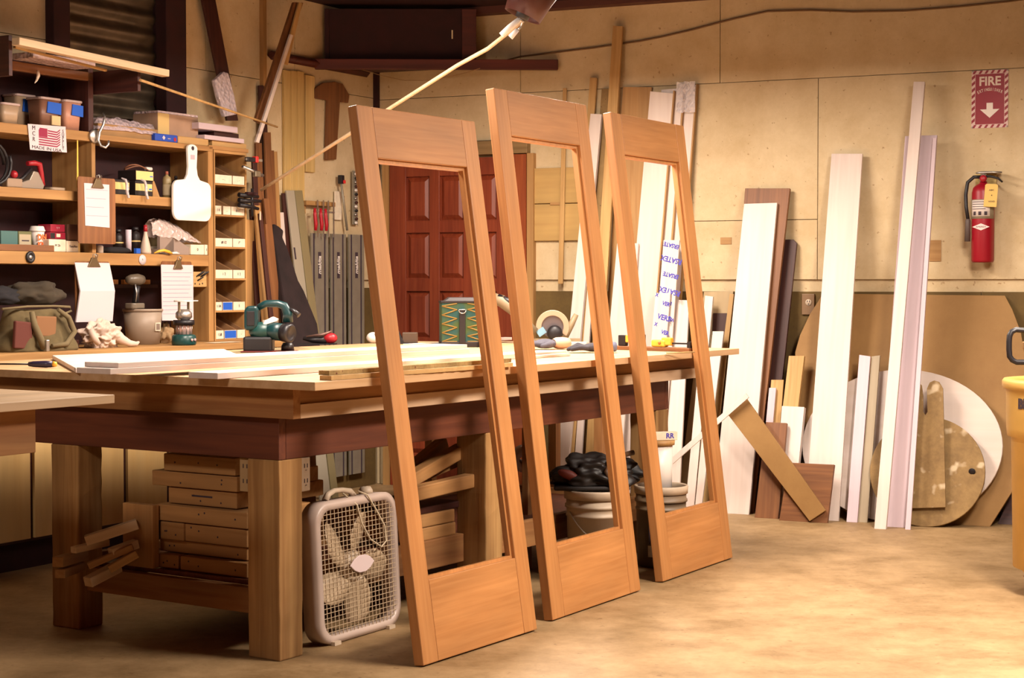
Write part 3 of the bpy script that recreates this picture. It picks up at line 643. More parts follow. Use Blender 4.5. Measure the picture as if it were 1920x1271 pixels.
for ob in [o for o in COL.objects if o.name.startswith('tall_white_board')]:
    vs_ = [v_.co for v_ in ob.data.vertices]; zt_ = max(v_.z for v_ in vs_)
    xb_ = max(v_.x for v_ in vs_ if v_.z < .1); xt_ = max(v_.x for v_ in vs_ if v_.z > zt_-.05)
    part('edge', MB().hexa([(xb_+.0005, 0, .001), (xb_+.009, 0, .001), (xb_+.009, .03, .001), (xb_+.0005, .03, .001)], [(xt_+.0005, 0, zt_-.003), (xt_+.009, 0, zt_-.003), (xt_+.009, .03, zt_-.003), (xt_+.0005, .03, zt_-.003)]), tan_b('Z'), ob, 'bare tan wooden edge')

# clear wrap bunched on the rightmost tall white board
p = W.y(1294, 160, -.05)
m = MB(); rnd = random.Random(3)
vs = []; nx, nz = 12, 12
for i in range(nx+1):
    for j in range(nz+1):
        vs.append((-.075+.12*i/nx, -.012-.012*noise.noise(Vector((i*.9, j*.8, 2)))-.004, -.17+.19*j/nz+.012*noise.noise(Vector((i*1.3, 0, 5)))))
m.add(vs, [(i*(nz+1)+j, (i+1)*(nz+1)+j, (i+1)*(nz+1)+j+1, i*(nz+1)+j+1) for i in range(nx) for j in range(nz)])
o = one('plastic_wrap', 'crumpled clear plastic wrap over the top of the rightmost tall white board', 'plastic wrap', m, film('wrap', (.9, .82, .85), .55), W.at(p.x, -.075, p.z))

# ================================================================ YELLOW BIN and handle at the right edge
fx = 2.30+.045; bx, by = 2.456, 7.35
yb = thing('waste_bin', 'round yellow plastic waste bin with a wide rim, cut off by the right edge', 'bin', Matrix.Translation((bx, by, 0)) @ Matrix.Rotation(R(18), 4, 'Z'))
part('body', MB().lathe([(0, .075), (.200, .075), (.222, .11), (.268, .69), (.284, .695), (.288, .73), (.290, .87), (.292, .900), (.304, .902), (.308, .914), (.308, .935), (.300, .945), (.284, .945), (.272, .93), (.255, .12), (0, .10)], 56, cap=False), YEL, yb)
BMK = text_mesh('BRUTE', .058, .001, bold=.003)
for v_ in BMK.vertices:
    a = v_.co.x/.29; r_ = .2905+(-v_.co.y)*1.0; v_.co = Vector((r_*math.sin(a-1.27), -r_*math.cos(a-1.27), .842+v_.co.z))
part('lettering', BMK, INK, yb)
for a in (20, 110, 200, 290):
    part('caster', mbx(Matrix.Rotation(R(a), 4, 'Z') @ Matrix.Translation((.15, 0, .038)) @ Matrix.Rotation(PI/2, 4, 'X')).lathe([(0, -.014), (.036, -.014), (.038, 0), (.036, .014), (0, .014)], 18), BLACK, yb)
part('dolly', MB().lathe([(0, .064), (.20, .064), (.21, .072), (.20, .08), (0, .08)], 32), plain('dolly_red', (.20, .03, .02), .5), yb)
# handle of a cart that stands outside the frame
p = W.z(1920, 700, .9)
hd = 6.9
def scr(u, v, d_): r_ = ray(u, v); return Vector((0, 0, CH))+r_*(d_/r_.y)
m = MB(); loop = []
for u, v in [(1935, 621), (1905, 618), (1897, 622), (1893, 630), (1892, 640), (1892, 655), (1893, 668), (1898, 675), (1906, 679), (1935, 679)]: loop.append(scr(u, v, hd))
ct = thing('shop_cart', 'dark looped steel cart handle at the right edge above the yellow bin', 'cart', Matrix.Translation((loop[0].x+.02, hd, 0)))
inv = Vector((loop[0].x+.02, hd, 0))
part('handle', MB().tube([tuple(q_-inv) for q_ in [loop[0]+Vector((.31, 0, 0))]+loop+[loop[-1]+Vector((.31, 0, 0))]], .0115, 10), BLACK, ct)
part('grip_block', MB().box(-.062, .299, -.045, -.005, loop[3].z-.052, loop[3].z-.022), tan_b('X'), ct, bev=.004)
part('post', MB().box(.30, .35, -.55, -.50, 0, 1.35), DARK, ct, bev=.003)
part('post', MB().box(.30, .35, -.05, 0, 0, 1.35), DARK, ct, bev=.003)
part('base', MB().box(.30, .80, -.56, .01, .05, .09), DARK, ct, bev=.003)
# ================================================================ LEFT: counter, shelves, cubbies
XL = 4.15                                         # left end of the units (V frame)
def vi(u, y, z): return V.at(V.xu(u, y, z), y, z, PI)          # item frame: local x to the right, -y into the room
def hpx(u0, u1, y, z=1.5): return V.xu(u0, y, z)-V.xu(u1, y, z)   # width along the wall
def zv(u, v, y): return V.y(u, v, y).z
def dpx(u, y, z, px):                             # true size of px pixels at that place
    p = V.M @ Vector((V.xu(u, y, z), y, z)); return px*p.y/FPX
CZ = 1.035
cu = thing('base_cabinet', 'yellow plywood base cabinets with dark toe kick under the shelves', 'cabinet', V.at(XL, 0, 0, PI))
part('worktop', MB().box(0, XL-1.765, -.62, -.005, CZ-.032, CZ), shelfw('X'), cu, bev=.002)
part('carcass', MB().box(.02, XL-1.78, -.535, -.01, .135, CZ-.033), walnut('X'), cu)
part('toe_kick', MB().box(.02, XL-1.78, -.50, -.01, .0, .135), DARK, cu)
for u0, u1 in ((-60, 56), (64, 131), (139, 231), (239, 312), (320, 382), (390, 452)):
    a, b_ = XL-V.xu(u0, .55, .5), XL-V.xu(u1, .55, .5)
    part('door', MB().box(a, b_, -.553, -.5355, .15, CZ-.06), wood('door_ply', (.70, .45, .18), (.62, .37, .13), 'Z', 12, .6, .2), cu, bev=.002)
SY = .30
def xl(u, z=1.6, y=SY): return XL-V.xu(u, y, z)
su = thing('shelf_unit', 'tall open wooden shelves full of tools and boxes above the left counter', 'shelving', V.at(XL, 0, 0, PI))
Z1, Z2, Z3 = 2.14, 1.83, 1.52
xd0, xd1, xr0, xr1 = xl(173), xl(180), xl(391), xl(400)
part('shelf', MB().box(0, xd0-.0005, -SY, -.02, Z1-.048, Z1), shelfw(), su, bev=.002)
part('shelf', MB().box(xd0, xr1, -SY, -.02, Z1-.036, Z1-.008), shelfw(), su, bev=.001)
part('shelf', MB().box(0, xd0-.0005, -SY, -.02, Z2-.048, Z2), shelfw(), su, bev=.002)
part('shelf', MB().box(xd1+.0005, xr0-.0005, -SY, -.02, Z2-.048, Z2), shelfw(), su, bev=.002)
part('shelf', MB().box(0, xr0-.0005, -SY, -.02, Z3-.062, Z3), shelfw(), su, bev=.002)
part('divider', MB().box(xd0, xd1, -SY, -.02, Z3+.0005, Z1-.037), shelfw('Z'), su, bev=.001)
part('end_panel', MB().box(xr0, xr1, -SY, -.02, CZ+.001, Z1-.0365), shelfw('Z'), su, bev=.001)
part('upper_panel', MB().box(xl(173)-.02, xl(177), -SY, -.02, Z1, 2.50), walnut('Z'), su, bev=.001)
part('back_panel', MB().box(0, xr0, -.019, -.002, CZ+.001, Z1-.03).box(0, xl(177), -.019, -.002, Z1-.03, 2.5), DARK, su)  # back kept this dark to paint in the shade of the compartments
part('upper_rail', MB().box(0, xl(177), -SY, -SY+.03, 2.40, 2.445), brownw('X'), su, 'brown rail under the lumber rack', bev=.004)
part('upper_deck', MB().box(0, xl(177), -SY+.031, -.02, 2.42, 2.44), walnut('X'), su)
# rack arms reaching out over the shelves with long stock on top
pe = V.x(261, 150, V.xu(176, SY, 2.4)-.03); ya = pe.y
def arm(u, v0, v1, label):
    x = V.xu(u, ya, 2.45); z0 = zv(u, v1, ya); z1 = zv(u, v0, ya)
    return one('rack_arm', label, 'bracket', MB().box(-.011, .011, -ya, -.035, 0, z1-z0), walnut('Y'), V.at(x, 0, z0, PI), 'lumber rack arms', .002), z1
a1, za1 = arm(261, 128, 171, 'dark rack arm reaching out over the shelf of tubs, right of the two')
a2, za2 = arm(20, 66, 142, 'dark rack arm at the left picture edge')
def bar(fr, u0, v0, u1, v1, y, hh, dd, name, label, cat, mt, y2=None):
    A = fr.y(u0, v0, y); B = fr.y(u1, v1, y if y2 is None else y2); d_ = B-A; L = d_.length
    X_ = d_.normalized(); Y_ = Vector((0, 0, 1)).cross(X_).normalized(); Z_ = X_.cross(Y_)
    M = Matrix(((X_.x, Y_.x, Z_.x, A.x), (X_.y, Y_.y, Z_.y, A.y), (X_.z, Y_.z, Z_.z, A.z), (0, 0, 0, 1)))
    return one(name, label, cat, MB().box(0, L, 0, dd, -hh, 0), mt, fr.M @ M, None, .003)
bar(V, 22, 71, 304, 132, .62, .035, -.05, 'long_board', 'long pale board lying across the two rack arms', 'board', pale_fir('X'))
bar(V, 24, 86, 196, 130, .50, .012, -.02, 'thin_lath', 'thin lath under the long pale board on the rack', 'lath', pine('X'))
bar(V, 23, 100, 141, 120, .30, .03, -.14, 'wrapped_plank', 'plank in clear plastic wrap lying above the shelf of tubs', 'plank', film('wrap2', (.62, .45, .42), .95))
one('plastic_scrap', 'torn pale plastic scrap dangling under the rack above the tubs', 'scrap', MB().tube([tuple(V.y(u, v, .33)) for u, v in ((71, 132), (72, 142), (69, 150), (65, 156))], [.008, .009, .006, .002], 6), film('scrapfilm', (.8, .65, .5), .9), V.M)

# ---- cubby unit with small parts bins
cx0, cx1 = V.xu(402, SY, 1.5), V.xu(463, SY, 1.5)
cub = thing('cubby_unit', 'narrow pigeonhole unit with white-fronted bins right of the shelves', 'cubby', V.at(cx0, 0, 0, PI)); cw = cx0-cx1
part('side', MB().box(.0, .010, -SY, -.02, CZ+.001, 2.10), shelfw('Z'), cub)
part('side', MB().box(cw-.012, cw, -SY, -.02, CZ+.001, 2.10), shelfw('Z'), cub)
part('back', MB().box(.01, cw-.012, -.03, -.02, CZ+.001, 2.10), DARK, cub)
shv = [(345, 349), (403, 407), (463, 467), (522, 526), (582, 586), (639, 643)]
part('top', MB().box(0, cw, -SY, -.02, 2.1005, 2.116), shelfw(), cub)
part('base', MB().box(.0105, cw-.0125, -SY, -.031, CZ+.001, CZ+.010), shelfw(), cub)
SZ = []
for v0, v1 in shv:
    z1 = zv(430, v0, SY); SZ.append(z1)
for z1 in SZ[:-1]: part('shelf', MB().box(.0105, cw-.0125, -SY, -.031, z1-.010, z1), shelfw(), cub)
SZ[-1] = CZ+.011
binrows = [(0, [(403, 437, 0, '- - .'), (438, 460, 0, '.  -')]), (1, [(404, 417, 0, '1 4'), (420, 434, 0, '. .'), (435, 460, 0, '8 x 1')]), (2, [(403, 437, 0, '#8 1/2'), (438, 461, 0, "1''")]),
           (3, [(402, 437, 0, '1  2'), (438, 460, 0, '1  2')]), (4, [(402, 417, 0, '1 1/4'), (418, 437, 1, ''), (438, 460, 0, '5')]), (5, [(402, 420, 0, '1 5/8'), (421, 444, 1, ''), (445, 460, 0, '-')])]
rown = ['top', 'second', 'third', 'fourth', 'fifth', 'bottom']
for r_, bins in binrows:
    hb = .048
    for i, (u0, u1, blue, tx) in enumerate(bins):
        wd = min(V.xu(u0, SY, 1.5), cx0-.0112)-V.xu(u1, SY, 1.5)-.003; M = V.at(min(V.xu(u0, SY, 1.5), cx0-.0112), SY-.003, SZ[r_]+.001, PI)
        wd = min(wd, min(V.xu(u0, SY, 1.5), cx0-.0112)-(cx1+.0125))
        pos = ['leftmost', 'middle', 'rightmost'][i] if len(bins) == 3 else ['left', 'right'][i]
        col = 'blue-taped' if blue else 'white-fronted'
        t = thing('parts_bin', f'{col} cardboard parts bin, {pos} in the {rown[r_]} row of the pigeonholes', 'bin', M, 'parts bins in the pigeonholes')
        part('front', MB().box(0, wd, 0, .003, 0, hb), LABEL, t)
        m = MB()
        for x in (0, wd-.004): m.prism([(0, 0), (.25, 0), (.25, .125), (.10, .125), (0, hb)], 0, .004) if False else m.hexa([(x, .003, 0), (x, .24, 0), (x, .24, .15), (x, .003, hb)], [(x+.003, .003, 0), (x+.003, .24, 0), (x+.003, .24, .15), (x+.003, .003, hb)])
        m.box(.003, wd-.004, .003, .24, 0, .003); part('tray', m, plain('card_brown', (.34, .17, .07), .85), t)
        if blue: part('tape', MB().box(.002, wd-.003, -.001, 0, .003, hb-.003), BLUE, t)
        elif tx: write('lettering', tx, .022, t, (wd/2, -.0012, hb*.5), INK, sx=.8)

# ---- things on the front edges
def front(u, y=SY): return None
sp = [(52, 232), (123, 237.5), (125.5, 286), (56.5, 280.5)]
P = [V.y(u, v, SY+.006) for u, v in sp]
o_ = P[3]; M = V.at(o_.x, SY+.006, o_.z, PI)
loc = [(o_.x-p_.x, p_.z-o_.z) for p_ in P]
sgm = thing('paper_sign', 'white paper sign with a maroon flag print taped to the upper shelf edge', 'sign', M)
part('sheet', MB().prism(loc, 0, .001), PAPER, sgm)
sw2 = loc[1][0]; sh2 = loc[0][1]; MAR = plain('maroon_print', (.28, .02, .06), .8)
m = MB(); fx0, fx1, fz0, fz1 = sw2*.24, sw2*.84, sh2*.22, sh2*.90
for i in range(7):
    z = fz0+(fz1-fz0)*(i/7.2); xa = fx0 if i < 4 else fx0+(fx1-fx0)*.42; hz_ = (fz1-fz0)*.075; m.prism([(xa, z), (fx1-.022, z-.004), (fx1, z+.010), (fx1, z+.010+hz_), (fx1-.022, z-.004+hz_), (xa, z+hz_)], -.0006, 0)
part('stripes', m, MAR, sgm); part('canton', MB().prism([(fx0, fz1-(fz1-fz0)*.5), (fx0+(fx1-fx0)*.4, fz1-(fz1-fz0)*.52), (fx0+(fx1-fx0)*.4, fz1-.002), (fx0+.008, fz1), (fx0, fz1-.012)], -.0009, 0), MAR, sgm)
for i, ch in enumerate('MCR'): write('lettering', ch, .030, sgm, (sw2*.10, -.0008, sh2*(.86-.22*i)), INK)
for i, ch in enumerate('SUPPLY'): write('lettering', ch, .024, sgm, (sw2*.92, -.0008, sh2*(.84-.135*i)), INK)
write('lettering', 'MADE IN USA', .022, sgm, (sw2*.46, -.0008, sh2*.09), INK, ry=R(2), sx=1.5)
# big hook
t = thing('wall_hook', 'large round-plated metal hook fixed on the upper shelf edge', 'hook', vi(178, SY+.012, zv(178, 256, SY)))
part('plate', mbx(Matrix.Rotation(PI/2, 4, 'X')).lathe([(0, -.010), (.036, -.010), (.036, 0), (.03, .004), (0, .005)], 24), STEEL, t)
part('hook', MB().tube([(.045, -.012, .12), (.04, -.03, .10), (.03, -.03, .06), (.012, -.02, .02), (.008, -.014, -.02), (.012, -.03, -.05), (.03, -.045, -.058), (.045, -.05, -.04), (.048, -.05, -.02)], [.006, .007, .007, .008, .008, .007, .007, .006, .005], 10), STEEL, t)
# yellow tape
one('yellow_ribbon', 'yellow tape ribbon hanging beside the shelf divider', 'ribbon', MB().hexa([(0, 0, 0), (.013, 0, 0), (.006, -.006, .24), (-.002, -.006, .24)], [(0, .001, 0), (.013, .001, 0), (.006, -.005, .24), (-.002, -.005, .24)]), plain('yellow_tape', (.75, .45, .06), .6), vi(144, SY+.008, zv(145, 352, SY)))
def clipboard(u0, u1, v0, v1, pu0, pu1, pv0, pv1, lab, mt, y, clip_w=.07, fold=False, lines=0):
    z0 = zv((u0+u1)/2, v1, y); z1 = zv((u0+u1)/2, v0, y); wd = hpx(u0, u1, y, z0)
    t = thing('clipboard', lab, 'clipboard', vi(u0, y, z0)); h_ = z1-z0
    part('board', MB().prism(rrect(0, wd, 0, h_, .012, 4), 0, .005), mt, t)
    a, b_ = hpx(u0, pu0, y, z0), hpx(u0, pu1, y, z0); za, zb = zv(pu0, pv1, y)-z0, zv(pu0, pv0, y)-z0
    if fold:
        m = MB(); zm = za+(zb-za)*.52
        m.hexa([(a, -.010, za), (b_, -.012, za), (b_, -.030, zm), (a+.012, -.030, zm)], [(a, -.002, za), (b_, -.004, za), (b_, -.022, zm), (a+.012, -.022, zm)])
        m.hexa([(a+.012, -.030, zm), (b_, -.030, zm), (b_-.012, -.004, zb), (a, -.004, zb)], [(a+.012, -.022, zm), (b_, -.022, zm), (b_-.012, -.001, zb), (a, -.001, zb)])
        part('paper', m, PAPER, t)
    else:
        part('paper', MB().prism([(a+.006, za+.006), (b_, za), (b_, zb), (a, zb)], -.003, -.0005), PAPER, t)
    m = MB(); PR = plain('faint_print', (.32, .26, .36), .8)
    yy = -.0042 if not fold else -.0245
    if not fold:
        for i in range(lines):
            z = zb-(zb-za)*(.14+.8*i/max(1, lines)); m.box(a+.012, b_-.012-(i % 3)*.014, -.0036, -.0031, z-.0011, z+.0011)
        if lines: part('print_line', m, PR, t)
    xm = (a+b_)/2; zc = zb
    m = MB(); m.prism([(xm-clip_w*.62, zc-.022), (xm+clip_w*.62, zc-.022), (xm+clip_w*.36, zc+.006), (xm+clip_w*.22, zc+.026), (xm-clip_w*.22, zc+.026), (xm-clip_w*.36, zc+.006)], -.014, -.004)
    cl = part('clip', m, plain('clip_brass', (.22, .16, .09), .35, .8), t, bev=.002)
    m = MB(); m.tube([(xm-.012, -.012, zc+.022), (xm-.014, -.018, zc+.042), (xm-.002, -.02, zc+.045), (xm, -.02, zc+.028)], .0025, 6); m.tube([(xm+.004, -.02, zc+.026), (xm+.006, -.02, zc+.045), (xm+.02, -.018, zc+.04), (xm+.018, -.012, zc+.02)], .0025, 6)
    part('spring', m, STEEL, cl)
    return t
HB = brownw('Z')
clipboard(147, 217, 333, 457, 158, 205, 343, 425, 'brown hardboard clipboard with a short note hung on the middle shelf', HB, SY+.05, .07, lines=4)
clipboard(142, 206, 490, 601, 140, 208, 492, 604, 'clipboard with a folded-over white pad hung below the lower shelf, left', HB, SY+.045, .075, True)
clipboard(304, 360, 490, 600, 302, 362, 496, 603, 'clipboard with a ruled invoice form hung behind the green lantern', HB, SY+.03, .06, lines=11)
# white paddle
y = SY+.03; z0 = zv(361, 415, y); k_ = hpx(325, 397, y, z0); h_ = zv(361, 270, y)-z0
out = arc(k_*.16, k_*.16, k_*.15, 180, 270, 5)+arc(k_*.84, k_*.16, k_*.15, 270, 360, 5)+arc(k_*.86, h_*.42, k_*.13, 0, 70, 5)+[(k_*.70, h_*.54), (k_*.64, h_*.60), (k_*.615, h_*.70), (k_*.635, h_*.90)]+arc(k_*.51, h_*.945, k_*.125, 0, 180, 8, h_*.052)+[(k_*.385, h_*.90), (k_*.40, h_*.70), (k_*.375, h_*.60), (k_*.32, h_*.54)]+arc(k_*.15, h_*.42, k_*.14, 110, 180, 5)
t = thing('paddle_board', 'white paddle-shaped board with a handle hung on the shelf edge', 'paddle', vi(325, y, z0))
part('blade', MB().prism(out, 0, .016), plain('paddle_white', (.92, .86, .78), .4), t, bev=.003)
part('hang_hole', mbx(Matrix.Translation((k_*.51, -.0008, h_*.945)) @ Matrix.Rotation(PI/2, 4, 'X')).lathe([(0, 0), (.012, 0), (.011, .0008), (0, .0008)], 14), INK, t)
part('sticker', MB().box(k_*.45, k_*.56, -.0012, 0, h_*.80, h_*.86), plain('pink_sticker', (.75, .40, .45), .7), t)
# round things on the lower shelf edge
t = thing('rubber_ring', 'dark round ringed bumper on the lower shelf edge', 'bumper', vi(56, SY+.002, zv(56, 482, SY)))
part('rim', mbx(Matrix.Rotation(PI/2, 4, 'X')).lathe([(.010, 0), (.028, 0), (.030, .006), (.024, .012), (.012, .008), (.010, 0)], 22, cap=False), BLACK, t)
part('hub', mbx(Matrix.Rotation(PI/2, 4, 'X')).lathe([(0, 0), (.012, 0), (.010, .009), (0, .009)], 14), STEEL, t)
t = thing('round_tag', 'small round white paper tag on the lower shelf edge', 'tag', vi(267, SY+.002, zv(267, 487, SY)))
part('disc', mbx(Matrix.Rotation(PI/2, 4, 'X')).lathe([(0, 0), (.027, 0), (.027, .002), (0, .002)], 24), PAPER, t)
write('lettering', '7-', .014, t, (0, -.0026, 0))

# ---- tubs on the top shelf
def tub(u0, u1, vt, y, lab, body, tape=None, note=False, zb=Z1, group='plastic tubs with lids'):
    um = (u0+u1)/2; wd = hpx(u0, u1, y, zb)*.80; h_ = zv(um, vt, y+.02)-zb; dp = wd*.8
    t = thing('plastic_tub', lab, 'tub', V.at(V.xu(u0, y, zb)-.02, y, zb+.001, PI), group)
    m = MB(); q0 = rrect(.012, wd-.012, 0.012, dp-.012, .018, 4); q1 = rrect(0.003, wd-.003, .003, dp-.003, .02, 4); n = len(q0)
    vs = [(p_[0], p_[1], 0) for p_ in q0]+[(p_[0], p_[1], h_-.012) for p_ in q1]
    m.add(vs, [tuple(range(n)), tuple(range(2*n-1, n-1, -1))]); m.add(vs, [(i, (i+1) % n, (i+1) % n+n, i+n) for i in range(n)], True); part('body', m, body, t)
    m = MB(); m.prismz(rrect(-.002, wd+.002, -.002, dp+.002, .022, 4), h_-.0125, h_); part('lid', m, plain('lid_milky', (.42, .30, .27), .4), t, bev=.003)
    if tape: part('tape', MB().prism([(wd*tape[0], h_*.50), (wd*tape[1], h_*.47), (wd*tape[1]+.002, h_*.84), (wd*tape[0]+.006, h_*.86)], -.001, .004), BLUE, t)
    if note: part('label', MB().box(wd*.5, wd*.92, -.001, .006, h_*.12, h_*.42), plain('note_yellow', (.7, .5, .25), .8), t)
    return t
TB = plain('tub_beige', (.40, .28, .18), .4); TP = plain('tub_pink', (.50, .24, .16), .4); TD = plain('tub_brown', (.22, .10, .06), .4)
tub(0, 44, 192, .29, 'small low tub with a milky lid at the left picture edge, no tape', TB)
tub(26, 74, 176, .13, 'tub with blue tape just behind the small low tub', TB, (.30, .98))
tub(72, 121, 182, .26, 'tub with blue tape and a yellow note, between the other two taped tubs', TD, (.28, .95), True)
tub(118, 160, 187, .28, 'pinkish tub with a slanting blue tape beside the upright panel', TP, (.34, .97))

# ---- stuff on the top shelf right of the upright
Z1b = Z1-.008
def vbox(u0, u1, vt, y, dp, name, lab, cat, mt, zb, bev=.003, group=None, text=None, tmt=INK, tsz=.02, rz=0):
    wd = hpx(u0, u1, y, zb); h_ = zv((u0+u1)/2, vt, y)-zb
    t = thing(name, lab, cat, V.at(V.xu(u0, y, zb), y, zb+.0008, PI) @ Matrix.Rotation(rz, 4, 'Z'), group)
    part('body', MB().box(0, wd, 0, dp, 0, h_), mt, t, bev=bev)
    if text: write('lettering', text, tsz, t, (wd/2, -.001, h_/2), tmt)
    return t, wd, h_
CARD = plain('cardboard', (.36, .20, .08), .85, 0, .15, 9)
m = MB(); nx, ny = 16, 8; wd = hpx(182, 300, .28, Z1); vs = []
for j in range(ny+1):
    for i in range(nx+1):
        x = wd*i/nx; yy = .24*j/ny; z = .10+.02*noise.noise(Vector((i*.6, j*.8, 1)))-.03*abs(i/nx-.45)
        if i in (0, nx) or j in (0, ny): z *= .35
        vs.append((x, yy, z))
fs = [(j*(nx+1)+i, j*(nx+1)+i+1, (j+1)*(nx+1)+i+1, (j+1)*(nx+1)+i) for i in range(nx) for j in range(ny)]
m.add(vs, fs, True); b_ = [(0, 0, 0), (wd, 0, 0), (wd, .24, 0), (0, .24, 0)]
t = thing('wrapped_parcel', 'low parcel in crinkled clear film on the top shelf beside the hook', 'parcel', V.at(V.xu(184, .28, Z1), .28, Z1b+.001, PI))
part('film', m, film('parcel_film', (.72, .56, .58), .8), t)
part('cardboard', MB().box(.01, wd-.01, .01, .23, 0, .062), CARD, t, bev=.004)
t, wd, h_ = vbox(296, 372, 216, .24, .18, 'carton', 'brown carton with a yellow end strip behind the blue box', 'box', plain('carton_pink', (.42, .26, .17), .8, 0, .15, 8), Z1b)
part('strip', MB().box(0, wd*.27, -.0015, 0, 0.001, h_-.001), plain('strip_yellow', (.66, .46, .18), .7), t)
part('film', MB().box(.002, wd-.002, .001, .175, h_+.0005, h_+.012), film('parcel_film', (.72, .56, .58), .8), t)
t, wd, h_ = vbox(291, 333, 252, .295, .05, 'blue_box', 'small blue cardboard box at the edge of the top shelf', 'box', plain('box_blue', (.01, .06, .42), .5), Z1b)
part('emblem', mbx(Matrix.Translation((wd*.38, -.001, h_*.5))).prism([(-.012, 0), (0, .012), (.012, 0), (0, -.012)], 0, .001), PAPER, t)
part('emblem', mbx(Matrix.Translation((wd*.88, -.001, h_*.4))).prism(arc(0, 0, .011, 0, 330, 10), 0, .001), REDPL, t)
write('lettering', 'nano', .012, t, (wd*.62, -.001, h_*.45), PAPER)
vbox(334, 391, 258, .29, .10, 'short_board', 'pale board offcut lying right of the small blue box', 'board', pine('X'), Z1b)
# stack of boards on the cubby top and the shelf end
zc = 2.117; Gs = 'board offcuts stacked on the pigeonholes'
stk = [(392, 466, 0, .022, .30, 'lowest wide offcut of the stack on the pigeonholes', scrap('X')), (398, 462, .0225, .03, .28, 'second offcut from the bottom of the stack, with a ragged end', pine('X')),
       (384, 458, .053, .025, .30, 'third offcut of the stack, its white end toward the room', lav_b('X')), (402, 448, .0785, .03, .26, 'short brown spacer offcut in the stack on the pigeonholes', walnut('X')), (373, 446, .109, .035, .29, 'top lavender-grey offcut of the stack under the bubble wrap', lav_b('X'))]
for u0, u1, dz, h_, y, lab, mt in stk:
    one('stacked_offcut', lab, 'offcut', MB().box(0, hpx(u0, u1, y, zc), 0, .16, 0, h_), mt, V.at(V.xu(u0, y, zc), y, zc+dz, PI), Gs, .002)

# ---- middle compartments
# hand plane / saw with red handle
zb = Z2+.001
t = thing('hand_saw', 'tool with red grip and steel body on the middle shelf left of the clipboard', 'hand tool', vi(36, .27, zb))
part('body', MB().prism([(0, 0), (.16, 0), (.17, .02), (.13, .085), (.10, .09), (.07, .045), (.02, .03)], .0, .05), plain('tool_grey', (.28, .22, .17), .4, .5), t, bev=.004)
part('grip', MB().tube([(.075, .02, .125), (.12, .02, .13), (.155, .02, .125), (.165, .02, .08), (.175, .02, .02)], [.012, .014, .015, .014, .013], 10), REDPL, t)
part('lever', MB().tube([(-.02, .02, .02), (.04, .02, .05), (.10, .02, .10)], .009, 8), BLACK, t)
t = thing('red_ball_handle', 'small tool with a red ball end left of the red-gripped tool', 'hand tool', vi(26, .26, zb)); part('ball', MB().ball((0, 0, .065), .020), REDPL, t); part('blade', MB().box(-.06, .04, -.02, .02, 0, .045), plain('tool_brown', (.30, .2, .13), .5), t, bev=.006)
one('coil', 'dark coiled hose at the left picture edge on the middle shelf', 'hose', mbx(Matrix.Rotation(PI/2, 4, 'X')).tube([(.10*math.cos(a/3), .10*math.sin(a/3)+.11, .004*a/3) for a in range(40)], .008, 8), BLACK, vi(-22, .24, zb))
one('scraper_pad', 'flat grey pad lying by the divider on the middle shelf', 'pad', MB().prismz(rrect(0, .10, 0, .07, .02, 4), 0, .014), plain('pad_grey', (.34, .25, .17), .7), vi(98, .29, zb), None, .003)
# black and yellow boxes
YL = plain('box_label_yellow', (.80, .58, .22), .6); BK = plain('box_black', (.015, .009, .009), .5)
for u0, u1, vt, yb_, zz, lab in ((212, 243, 337, .27, 0, 'black box with a yellow label beside the brown clipboard'), (254, 286, 340, .275, 0, 'lower of two stacked black boxes with yellow labels'), (255, 288, 320, .27, None, 'upper of two stacked black boxes with yellow labels, a wire coil on top')):
    zz = zb if zz == 0 else zlow
    t, wd, h_ = vbox(u0, u1, vt, yb_, .13, 'black_box', lab, 'box', BK, zz, group='black boxes with yellow labels')
    part('label', MB().box(0, wd*.97, -.0015, 0, h_*(.34 if zz == zb else .1), h_*.92 if zz != zb else h_*.82), YL, t)
    part('barcode', MB().box(wd*.78, wd*.95, -.002, -.0015, h_*.42, h_*.52), BLUE, t); zlow = zz+h_+.001
t = thing('wire_coil', 'loop of thin brown wire lying on the black boxes', 'wire', vi(258, .20, zlow+.006))
part('loop', MB().tube([(.075*math.cos(a/4)-.01, .05*math.sin(a/4), .012+.012*math.sin(a/2)) for a in range(52)], .004, 6), plain('wire_brown', (.25, .10, .05), .5), t)
part('sleeve', MB().tube([(.03, -.03, .008), (.07, -.035, .008)], .010, 10), WHITEP, t)
for u, lab in ((228, 'clear tie strip hanging over the left black box'), (264, 'clear tie strip curling over the shelf edge in front of the stacked boxes')):
    one('tie_strip', lab, 'strip', MB().tube([(0, 0, .085), (.012, -.018, .075), (.018, -.022, .05), (.016, -.024, .01), (.022, -.03, -.02)], [.004, .008, .009, .009, .008], 6), film('strip_clear', (.7, .6, .6), .8), vi(u, .30, zb), 'clear tie strips')
one('wood_wedge', 'wooden wedge standing beside the stacked black boxes', 'wedge', MB().prism([(0, 0), (.055, 0), (.012, .085), (0, .085)], 0, .06), tan_b('Z'), vi(287, .27, zb), None, .002)
def bottle(u, y, z, r_, h_, lab, mt, capm=None, name='bottle', cat='bottle', prof=None, capr=.4, label=None):
    t = thing(name, lab, cat, vi(u, y, z))
    prof = prof or [(0, 0), (r_, 0), (r_, h_*.68), (r_*.85, h_*.78), (r_*.35, h_*.84), (r_*.35, h_*.88)]
    part('body', MB().lathe(prof, 20), mt, t)
    zt = prof[-1][1]
    if capm: part('cap', MB().lathe([(0, zt+.0005), (r_*capr, zt+.0005), (r_*capr*.8, h_), (0, h_)], 14), capm, t)
    if label: part('label', MB().lathe([(r_*1.01, h_*label[0]), (r_*1.01, h_*label[1])], 20, cap=False), label[2], t)
    return t
GL = plain('glue_olive', (.30, .22, .10), .4)
